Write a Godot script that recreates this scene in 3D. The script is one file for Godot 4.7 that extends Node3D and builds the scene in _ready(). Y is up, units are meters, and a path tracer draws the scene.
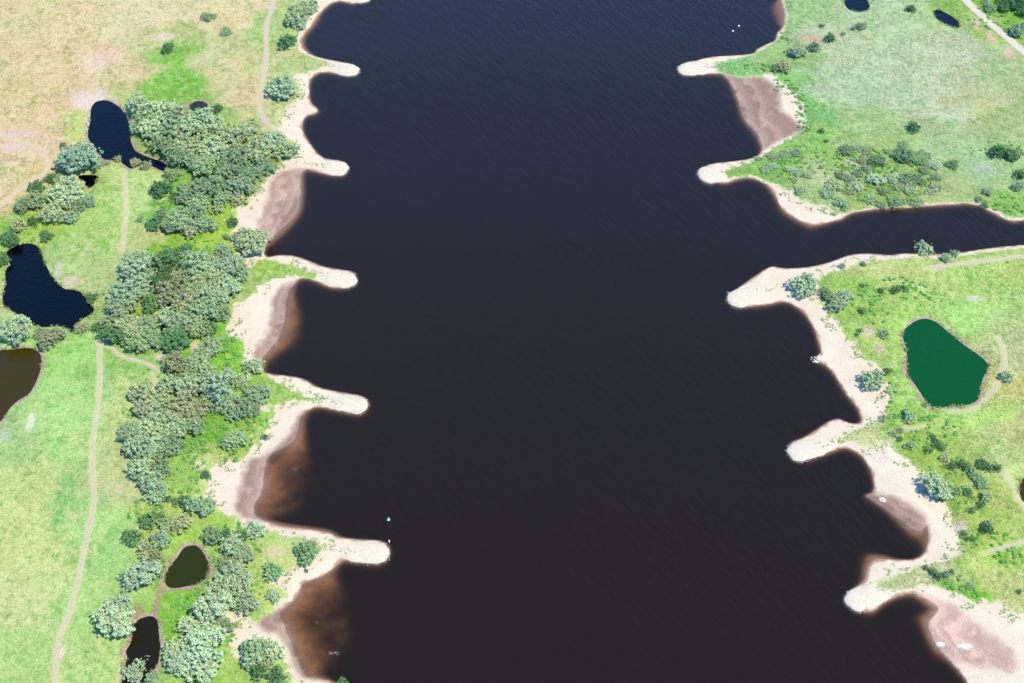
extends Node3D
# An aerial view of a river with stone groynes, sandy bays, willow groves and ponds.
# x runs across the river, z towards the viewer, y up; the river lies at y = 0.

const BANK_LEFT: Array[int] = [-1479,-4735,-1534,-4271,-1395,-3759,-1122,-3689,-1095,-3619,-1134,-3536,-1296,-3481,-1444,-3278,-1464,-3016,-1385,-2787,-1231,-2675,-1071,-2638,-1017,-2577,-1055,-2504,-1127,-2471,-1191,-2494,-1238,-2494,-1281,-2463,-1329,-2384,-1365,-2280,-1395,-2190,-1432,-2104,-1440,-2028,-1416,-1941,-1374,-1892,-1304,-1856,-1227,-1827,-1136,-1801,-1075,-1779,-1048,-1747,-1045,-1706,-1067,-1669,-1110,-1657,-1185,-1676,-1260,-1688,-1309,-1664,-1340,-1606,-1340,-1535,-1330,-1431,-1310,-1363,-1273,-1319,-1262,-1278,-1291,-1246,-1333,-1229,-1348,-1161,-1336,-1075,-1296,-988,-1246,-896,-1191,-829,-1127,-807,-1070,-792,-1042,-743,-1048,-689,-1087,-654,-1170,-668,-1240,-695,-1290,-710,-1311,-648,-1298,-516,-1291,-378,-1309,-291,-1365,-195,-1421,-110,-1442,-64,-1464,4,-1441,57,-1403,52,-1340,43,-1260,58,-1179,97,-1099,139,-1007,162,-935,178,-904,219,-909,273,-950,311,-1020,317,-1085,294,-1151,255,-1204,241,-1240,259,-1272,322,-1288,409,-1283,511,-1283,596,-1301,695,-1334,777,-1379,858,-1371,898,-1350,953,-1277,969,-1179,985,-1117,1009,-1054,1055,-968,1082,-884,1101,-811,1119,-776,1154,-776,1207,-814,1248,-873,1238,-956,1218,-1029,1200,-1079,1215,-1116,1259,-1125,1293,-1124,1353,-1146,1425,-1198,1476,-1256,1525,-1268,1569,-1273,1666,-1269,1749,-1290,1804,-1301,1851,-1279,1898,-1214,1938,-1135,1964,-1035,1977,-924,1997,-856,2026,-768,2039,-670,2045,-625,2062,-606,2100,-615,2151,-650,2183,-715,2181,-791,2171,-833,2171,-873,2215,-922,2259,-984,2283,-1014,2302,-1020,2345,-1047,2393,-1084,2435,-1102,2465,-1075,2525,-1041,2595,-1008,2676,-969,2755,-935,2795,-854,2806,-740,2852,-531,2912,-474,2971,-525,3020,-727,3020,-943,3106,-1017,3247,-903,3517]
const BANK_RIGHT: Array[int] = [1863,-5226,1662,-4454,1101,-4423,1091,-4271,1480,-4196,1771,-3975,1756,-3481,1541,-3212,1174,-3252,1079,-3172,1124,-3080,1520,-2990,1800,-2888,1914,-2699,1906,-2516,1911,-2444,1903,-2295,1880,-2200,1829,-2129,1804,-2047,1742,-2002,1666,-1943,1647,-1904,1533,-1879,1421,-1870,1336,-1856,1250,-1823,1164,-1796,1129,-1751,1143,-1690,1195,-1662,1304,-1667,1401,-1669,1447,-1585,1470,-1476,1486,-1370,1492,-1244,1521,-1151,1565,-1059,1583,-990,1587,-921,1553,-852,1498,-816,1418,-797,1340,-783,1261,-768,1207,-744,1186,-696,1204,-641,1258,-592,1320,-582,1386,-611,1451,-629,1513,-611,1571,-563,1610,-470,1634,-359,1686,-288,1753,-233,1823,-207,1913,-233,1989,-262,2047,-306,2138,-332,2266,-350,2392,-359,2519,-374,2645,-382,2772,-393,2842,-369,2905,-315,2966,-262,3023,-237,3083,-248,3297,-236,4159,-297,6013,-386,5872,-81,4089,-81,3250,-55,3033,-40,2936,-31,2825,-14,2723,7,2623,24,2475,38,2320,29,2233,43,2138,34,2062,32,1974,49,1870,100,1769,134,1671,151,1575,151,1517,139,1439,193,1373,251,1320,299,1255,357,1250,406,1292,457,1361,462,1456,447,1541,426,1586,439,1637,494,1673,566,1695,659,1703,766,1701,819,1668,845,1680,879,1716,905,1743,946,1766,1009,1799,1110,1832,1181,1849,1244,1846,1300,1801,1307,1765,1293,1730,1276,1672,1300,1599,1355,1527,1403,1470,1430,1446,1464,1454,1511,1497,1548,1539,1548,1596,1525,1664,1498,1721,1475,1762,1484,1809,1525,1839,1603,1846,1682,1834,1752,1792,1772,1821,1810,1873,1859,1919,1908,1962,1950,2000,1986,2034,1992,2064,1962,2065,2011,2044,2082,2013,2131,1962,2156,1879,2158,1821,2156,1771,2162,1734,2206,1708,2274,1669,2308,1623,2338,1606,2374,1627,2421,1679,2453,1719,2450,1777,2407,1840,2374,1913,2354,1957,2366,2000,2393,2030,2432,2003,2475,1966,2518,1970,2588,1991,2651,2032,2724,2072,2798,2082,2826,2111,2936,2052,3082,1860,3106,1784,3154,1815,3224,1966,3238,2145,3224,2281,3384,2300,3646]
const GREEN_LEFT: Array[int] = [-1721,-4724,-1738,-4111,-1610,-3609,-1381,-3595,-1589,-3403,-1579,-3006,-1489,-2753,-1336,-2654,-1421,-2568,-1413,-2411,-1421,-2269,-1454,-2176,-1489,-2119,-1465,-2016,-1443,-1921,-1379,-1867,-1290,-1821,-1264,-1751,-1305,-1706,-1418,-1661,-1444,-1633,-1420,-1563,-1380,-1424,-1432,-1357,-1479,-1245,-1501,-1089,-1428,-1006,-1352,-858,-1440,-774,-1476,-671,-1529,-590,-1570,-490,-1623,-371,-1687,-352,-1650,-217,-1681,-103,-1622,8,-1550,159,-1486,110,-1437,90,-1331,118,-1237,154,-1116,225,-1152,237,-1256,216,-1342,249,-1439,292,-1480,371,-1591,483,-1584,584,-1595,684,-1517,717,-1487,814,-1464,895,-1363,964,-1340,989,-1233,1037,-1116,1130,-1018,1175,-1149,1159,-1230,1174,-1262,1235,-1278,1324,-1303,1385,-1366,1502,-1405,1552,-1539,1573,-1538,1658,-1563,1795,-1485,1876,-1381,1914,-1331,1960,-1196,2000,-1073,2026,-983,2049,-935,2111,-1004,2177,-1078,2234,-1208,2280,-1106,2336,-1090,2373,-1154,2457,-1201,2506,-1266,2479,-1311,2457,-1328,2564,-1278,2712,-1164,2660,-1067,2691,-1037,2781,-988,2865,-826,2915,-685,2974,-950,3037,-1065,3204,-987,3520]
const GREEN_RIGHT: Array[int] = [1944,-5214,1793,-4567,1490,-4321,1821,-4082,1829,-3471,1681,-3137,1386,-3137,1625,-2955,1863,-2815,1948,-2629,1925,-2507,1915,-2269,1827,-2062,1688,-1926,1528,-1832,1374,-1776,1402,-1687,1533,-1632,1673,-1654,1752,-1632,1843,-1491,1896,-1383,1894,-1174,1876,-1092,1828,-1045,1750,-983,1677,-918,1593,-860,1505,-784,1371,-718,1304,-652,1388,-632,1501,-643,1587,-594,1668,-538,1756,-445,1824,-390,1928,-344,1959,-308,2047,-326,2135,-348,2389,-379,2643,-402,2775,-410,2854,-393,2916,-344,2977,-291,3027,-264,3087,-273,3300,-256,4163,-317,6019,-406,5850,-40,4076,-49,3240,-24,3024,-7,2927,2,2811,18,2614,60,2465,73,2307,69,2157,89,2034,122,1930,173,1855,190,1789,241,1762,347,1771,444,1803,540,1845,649,1905,772,1935,863,1991,888,2014,947,2036,1042,2022,1158,1972,1285,1917,1318,1836,1339,1767,1381,1692,1445,1758,1435,1861,1462,1959,1449,1992,1503,2063,1582,2106,1635,2153,1759,2183,1827,2198,1888,2197,1962,2207,2037,2209,2086,2148,2155,2011,2197,1883,2240,1752,2297,1707,2336,1776,2345,1939,2327,2038,2314,2096,2336,2180,2385,2261,2397,2323,2408,2399,2473,2444,2527,2486,2915,2175,3085,1939,3147,2153,3180,2376,3342,2423,3649]
const MUD_FLATS := [[-1482,-631,-1396,-696,-1297,-706,-1273,-521,-1266,-377,-1285,-271,-1340,-166,-1423,-47,-1521,-175,-1511,-297,-1490,-430],[-1215,251,-1254,331,-1268,410,-1260,596,-1278,695,-1362,879,-1425,814,-1373,687,-1355,550,-1365,410,-1314,307],[-1114,1232,-1111,1367,-1178,1480,-1252,1564,-1252,1742,-1284,1853,-1251,1926,-1354,1902,-1393,1835,-1382,1679,-1355,1564,-1283,1519,-1212,1453,-1160,1354],[-1210,2518,-1159,2464,-1099,2448,-1046,2551,-986,2677,-939,2781,-985,2775,-1058,2614,-1091,2567,-1148,2561],[1392,-1682,1534,-1633,1655,-1639,1731,-1553,1762,-1479,1737,-1334,1792,-1202,1876,-1111,1839,-1072,1742,-1013,1637,-935,1582,-906,1534,-1042,1466,-1242,1445,-1479],[1809,1761,1892,1779,1985,1822,2049,1884,2067,1974,2001,2004,1935,1962,1872,1890,1798,1822],[1948,2366,2003,2377,2111,2432,2176,2508,2263,2604,2323,2688,2294,2770,2207,2750,2102,2724,2010,2698,1958,2604,1938,2464]]
const SHOALS := [[-1270,283,-1211,410,-1175,550,-1173,680,-1220,769,-1294,850,-1370,908,-1392,717,-1325,410],[-1114,1232,-1064,1420,-1026,1603,-1049,1792,-1126,1877,-1233,1908,-1310,1853,-1287,1616,-1186,1453],[-885,2231,-817,2287,-771,2443,-747,2583,-801,2667,-875,2770,-936,2811,-1035,2656,-1122,2453,-1023,2304],[1915,1877,1971,1902,2030,1932,2074,1986,2037,2075,1979,2045,1932,1974],[1938,2366,1956,2421,1908,2475,1927,2572,1966,2683,2052,2604,2025,2388],[1720,2116,1827,2121,1847,2173,1755,2196,1721,2287,1691,2265],[1806,-2456,1947,-2564,1918,-2231,1835,-2231],[-1324,-725,-1282,-613,-1272,-386,-1295,-253,-1379,-81,-1450,-81,-1356,-430],[1387,-1692,1438,-1606,1452,-1479,1471,-1355,1483,-1222,1527,-1092,1573,-935,1616,-974,1561,-1396,1490,-1660],[1589,-539,1624,-430,1657,-306,1730,-218,1796,-175,1813,-297,1673,-476],[-1439,-2231,-1469,-2047,-1415,-1912,-1360,-1912,-1410,-2002,-1407,-2116,-1341,-2301],[-1245,1974,-1053,2004,-902,2027,-906,1980,-1058,1956,-1211,1920]]
# each pond: kind of water, label, outline
const PONDS := [
	[0,"dark blue oxbow pond with pale dry rim beside the tan pasture",[-2740,-1290,-2732,-1360,-2694,-1388,-2634,-1378,-2558,-1314,-2499,-1225,-2466,-1158,-2447,-1069,-2423,-971,-2376,-883,-2283,-820,-2191,-778,-2153,-717,-2177,-694,-2253,-741,-2324,-750,-2373,-717,-2421,-750,-2469,-789,-2553,-799,-2595,-841,-2648,-922,-2709,-1029,-2721,-1158]],
	[0,"tiny dark pool between the round tree and the willow thicket",[-2694,-647,-2634,-656,-2570,-647,-2567,-601,-2598,-536,-2652,-591]],
	[0,"large dark blue pond with bay at the foot of the green meadow",[-2978,23,-2926,-32,-2865,-47,-2816,-32,-2782,5,-2743,96,-2680,205,-2606,294,-2571,326,-2514,334,-2457,368,-2419,429,-2379,471,-2376,522,-2419,556,-2446,606,-2464,669,-2488,640,-2543,614,-2639,623,-2721,589,-2812,514,-2895,454,-2918,359,-2926,271,-2946,186,-2937,115]],
	[1,"murky brown pond with muddy rim below the big silver willow",[-3063,757,-2832,794,-2690,779,-2639,792,-2599,836,-2579,908,-2582,1018,-2603,1110,-2651,1156,-2684,1217,-2711,1299,-2800,1369,-3032,1289,-3145,867]],
	[2,"small dark olive pond at the edge of the bright green hollow",[-2107,-1321,-2082,-1372,-2044,-1382,-2002,-1362,-1975,-1310,-1986,-1249,-2023,-1239,-2080,-1269]],
	[3,"olive green pond with broad brown mud rim and pointed corner",[-1680,2278,-1670,2209,-1640,2152,-1615,2094,-1587,2082,-1554,2082,-1517,2122,-1487,2172,-1471,2215,-1480,2261,-1512,2297,-1558,2310,-1641,2322]],
	[5,"narrow brown black pond with muddy neck between two silver willows",[-1760,2491,-1710,2479,-1680,2503,-1663,2562,-1641,2654,-1641,2734,-1677,2797,-1706,2863,-1761,2913,-1789,2812,-1785,2700,-1796,2666,-1781,2608,-1784,2526]],
	[0,"round blue pond with reedy rim in the pale rough meadow",[2347,-2476,2365,-2402,2417,-2370,2491,-2384,2522,-2440,2517,-2500,2501,-2561,2431,-2573,2369,-2536]],
	[0,"narrow oval dark pond near the pale straight road",[2955,-2365,2983,-2395,3034,-2365,3091,-2292,3110,-2225,3088,-2178,3043,-2196,2984,-2257,2953,-2317]],
	[4,"emerald green triangular pond with brown mud rim",[2181,689,2207,634,2276,575,2338,559,2389,587,2443,665,2513,764,2568,825,2606,885,2602,930,2557,1003,2531,1075,2497,1151,2423,1189,2346,1193,2278,1203,2227,1182,2206,1117,2179,1032,2156,974,2162,915,2184,795]],
	[1,"little brown pond in the scrub with a green grassy rim",[2599,1693,2581,1747,2579,1798,2613,1836,2704,1775,2705,1668,2646,1656]]]
# each track: half width of a rut, two ruts or one, label, middle line
const TRACKS := [
	[0.35,1,"faint two-rut farm track crossing the green meadow between the ponds",[-2415,-698,-2390,-596,-2359,-459,-2326,-263,-2302,-75,-2293,36]],
	[0.42,1,"long two-rut sandy track running through the left meadow",[-2318,693,-2293,742,-2265,855,-2235,1013,-2211,1167,-2198,1299,-2193,1379,-2168,1566,-2124,1733,-2103,1868,-2101,2014,-2093,2269,-2098,2451,-2117,2604,-2109,2717,-2081,2834,-2036,3018]],
	[0.8,0,"short worn footpath branching toward the middle grove",[-2298,738,-2223,783,-2138,855,-1986,911,-1922,964]],
	[0.6,0,"narrow worn path slipping between the willows of the middle grove",[-1959,972,-1907,1091,-1840,1210]],
	[0.45,1,"pinkish two-rut track looping across the tan pasture",[-3252,-220,-3106,-361,-3029,-490,-2913,-631,-2897,-745,-2965,-869,-3109,-956,-3270,-1044,-3474,-1093]],
	[1.5,0,"pinkish bare track along the side channel",[2410,170,2497,152,2620,133,2770,107,3003,69,3345,19]],
	[0.6,0,"short pale trail through the scrub below the emerald pond",[2038,1366,2095,1352,2171,1346]],
	[0.6,0,"narrow pale trail bending round the emerald pond",[2323,1234,2382,1237,2456,1227,2509,1169,2552,1141,2629,1043,2700,896,2714,790,2703,716]],
	[0.6,0,"thin trail passing the little brown pond",[2516,1627,2550,1703,2558,1796,2587,1888]],
	[0.6,0,"thin pale trail across the bushy slope",[2302,2134,2403,2099,2524,2064,2716,2008]],
	[1.6,0,"broad sandy cattle path along the tan pasture edge",[-1695,-2739,-1688,-2363,-1702,-2158,-1660,-1859,-1653,-1551,-1637,-1276,-1528,-1079,-1458,-1005]]]
const ROAD_LINE: Array[int] = [3077,-2760,3154,-2611,3210,-2466,3276,-2306,3353,-2140,3473,-1896,3723,-1404]
# each groyne: half width, then the middle line from root to head (decimetres)
const GROYNES := [[73,-1485,-2712,-1225,-2602,-1072,-2553],[65,-1305,-1763,-1189,-1742,-1086,-1712],[68,-1277,-763,-1168,-739,-1086,-720],[65,-1236,153,-1084,222,-960,252],[55,-1099,1100,-948,1163,-823,1189],[63,-956,2080,-796,2112,-662,2121],[54,-824,2931,-528,2970],[79,1639,-3094,1151,-3147],[70,1502,-1780,1343,-1742,1181,-1722],[84,1422,-715,1325,-683,1236,-666],[71,1652,267,1453,339,1297,398],[62,1819,1374,1634,1450,1492,1499],[64,1955,2241,1795,2326,1655,2387]]
# meadow colours at places: x, z in metres, base colour in thousandths
const MEADOW := [[-342,-226,281,243,118],[-302,-232,298,248,132],[-266,-226,298,259,145],[-239,-232,287,248,136],[-189,-226,298,253,136],[-305,-180,293,235,118],[-278,-180,310,235,145],[-249,-169,281,235,118],[-322,-138,275,235,110],[-294,-127,293,222,126],[-317,-88,298,222,135],[-298,-88,298,230,135],[-182,-169,290,243,127],[-175,-143,281,235,118],[-309,-55,281,235,118],[-300,-69,290,235,118],[-241,-191,235,235,102],[-236,-178,119,217,49],[-230,-169,96,210,36],[-231,-189,108,217,40],[-208,-164,101,210,36],[-207,-180,235,235,110],[-185,-148,261,237,118],[-191,-164,270,237,118],[-204,-138,93,198,32],[-219,-138,93,198,32],[-224,-180,101,210,36],[-213,-153,80,198,25],[-195,-143,120,222,49],[-184,-122,140,210,68],[-230,-153,106,210,40],[-166,-214,173,235,81],[-169,-180,210,235,93],[-155,-180,235,235,102],[-148,-173,187,235,93],[-147,-122,222,235,106],[-166,-119,235,235,102],[-209,-88,87,135,29],[-170,-78,113,155,45],[-274,-112,222,248,82],[-230,-60,196,261,83],[-248,-28,164,248,70],[-221,-41,207,275,96],[-238,-7,160,235,64],[-221,-11,210,235,93],[-259,10,173,235,81],[-261,28,210,222,105],[-234,18,176,222,86],[-208,-41,69,187,19],[-190,2,114,198,25],[-173,-2,157,248,34],[-276,-15,144,222,40],[-293,-11,128,210,40],[-201,42,130,176,46],[-172,42,137,198,57],[-248,88,148,261,69],[-231,116,161,261,83],[-244,130,178,275,90],[-257,143,156,222,80],[-214,95,126,222,56],[-210,116,211,261,95],[-210,143,207,248,94],[-230,150,178,275,90],[-246,169,207,248,88],[-223,181,129,222,74],[-247,200,227,261,95],[-221,217,219,261,95],[-201,194,165,261,83],[-201,217,151,248,76],[-230,240,235,261,109],[-224,266,175,248,82],[-200,245,174,261,83],[-195,272,184,248,82],[-200,169,210,235,100],[-163,143,79,176,22],[-150,163,191,222,68],[-157,80,87,210,20],[-154,172,211,261,83],[-170,169,137,222,49],[-172,188,173,235,59],[-154,206,141,235,41],[-129,211,177,248,70],[-158,245,96,210,23],[-138,234,144,222,58],[-109,208,214,248,94],[-120,226,203,261,71],[-140,116,128,210,40],[201,-232,147,235,93],[218,-203,216,253,155],[254,-214,202,259,139],[228,-180,206,256,147],[262,-180,213,259,156],[304,-191,221,253,159],[327,-169,180,235,106],[194,-180,132,222,80],[210,-148,193,253,147],[254,-138,201,253,152],[287,-138,222,256,152],[308,-133,210,235,114],[321,-117,163,222,80],[231,-117,160,235,93],[272,-98,173,235,106],[194,-127,94,222,63],[184,-102,115,222,53],[193,-78,135,235,50],[198,-69,195,235,114],[297,-69,164,248,108],[275,-50,170,222,80],[302,-37,115,222,40],[220,-50,131,198,52],[179,-167,107,235,64],[167,-180,153,235,81],[156,-174,107,235,75],[161,-71,101,210,40],[234,-98,150,222,74],[326,-214,147,235,50],[345,-235,84,198,20],[215,14,227,261,95],[241,27,215,275,84],[270,27,185,275,70],[289,18,196,261,73],[198,42,141,235,50],[214,50,167,261,59],[254,50,182,290,82],[275,58,193,261,93],[203,80,170,248,58],[206,109,161,261,66],[267,102,261,248,87],[278,80,222,248,108],[232,130,185,275,70],[253,130,192,290,71],[264,137,222,235,93],[205,130,141,235,48],[213,143,137,222,39],[231,156,163,222,56],[254,150,211,261,95],[227,175,134,210,38],[246,181,190,235,67],[231,206,167,235,48],[243,217,164,248,48],[231,229,227,261,83],[234,237,235,248,101],[207,216,235,248,122],[215,230,94,222,21],[188,140,248,261,123],[195,227,235,248,122]]
const BARE_PATCHES := [[-275,-138,16.4,12.4,323,270,237],[-272,-117,3.9,18.1,290,243,198],[-169,241,2.4,8.3,171,121,86],[-167,234,4.3,3.3,187,135,98],[-178,246,2.9,4.4,176,126,89],[322,-222,4.2,10.5,298,237,159],[329,-205,4.8,10.3,298,237,159],[338,-188,5.4,10.0,298,237,159],[200,263,2.3,1.6,385,348,310],[212,264,4.7,1.9,385,348,310],[-279,-178,10.1,9.9,329,261,198],[-240,-206,9.6,5.7,329,270,210],[-314,-104,14.1,4.9,320,235,187],[-314,-90,10.1,4.8,304,235,187],[264,42,6.3,3.2,290,290,210],[-254,132,2.6,8.8,320,298,222],[-134,252,6.1,10.8,368,329,261],[-209,268,2.8,5.2,329,261,198],[205,-203,11.0,5.7,281,203,135],[308,-132,7.2,9.3,235,235,109],[286,-136,10.5,5.2,222,235,109],[-218,192,2.5,2.4,290,248,135],[-199,175,2.5,3.1,275,235,135],[213,-75,5.0,4.7,261,235,198],[-193,86,4.4,5.8,304,261,198],[-175,78,3.3,5.2,320,261,210],[-133,120,5.4,6.2,335,298,235],[-116,213,5.9,5.8,290,253,145],[203,79,3.9,6.7,290,235,155],[199,68,4.5,6.0,290,235,176],[-263,18,2.9,7.4,235,235,165],[-254,27,5.8,4.0,290,248,176],[-129,229,6.8,2.8,335,290,222],[-161,159,4.1,3.9,335,298,235],[191,153,6.2,5.2,329,281,235],[223,197,4.0,5.4,320,253,210],[249,17,5.8,2.5,275,222,187],[294,-69,8.7,7.5,198,235,176],[-264,88,3.9,7.3,210,248,155],[-266,140,4.2,8.0,187,222,145]]
const LUSH_PATCHES := [[188,-129,4.6,24.6,0.9],[181,-154,8.6,6.4,0.9],[164,-172,11.4,4.4,0.9],[186,-205,3.4,17.1,0.7],[-200,-90,32.9,25.2,0.45],[-196,35,28.8,36.7,0.45],[-181,126,24.5,41.0,0.4],[-145,251,15.2,31.4,0.4],[228,-64,29.8,26.1,0.4],[-163,143,8.4,17.2,1.0],[-145,140,9.5,12.0,1.0],[-136,131,6.4,5.4,0.8],[-158,73,4.5,9.0,1.0],[-154,88,4.4,11.7,1.0],[-148,156,7.2,3.9,0.5],[-159,169,6.1,5.1,0.6],[-207,-39,9.8,9.0,1.0],[-181,-1,10.6,7.6,0.9],[-158,245,4.8,8.7,0.8],[-166,178,8.1,6.2,0.7],[-181,191,11.0,4.9,0.5],[-128,234,9.6,8.9,0.7],[-134,261,4.7,9.5,0.6],[-137,200,7.0,4.8,0.8],[215,230,8.7,3.9,1.0],[222,234,3.9,3.3,1.0],[228,206,8.9,8.3,0.7],[242,211,8.9,9.3,0.7],[220,137,12.7,10.7,0.6],[226,169,15.4,13.9,0.6],[202,116,4.3,18.1,0.6],[203,46,10.3,15.6,0.5],[226,31,11.5,11.2,0.5],[238,42,9.1,6.3,0.3],[228,-64,31.1,24.2,0.6],[180,-78,18.8,13.3,0.6],[173,-69,12.5,11.2,0.5],[308,-88,19.0,9.6,0.4],[302,-37,12.2,7.1,0.6],[332,-226,12.6,14.1,0.5],[-276,-46,18.4,19.9,0.5],[-133,211,10.8,4.7,0.4],[265,-34,24.3,3.6,0.6],[285,12,10.5,3.3,0.5],[-187,-41,8.5,10.8,0.6],[-138,116,7.5,8.3,0.5],[-104,208,7.9,2.9,0.3],[-187,188,5.0,9.8,0.3]]
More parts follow.
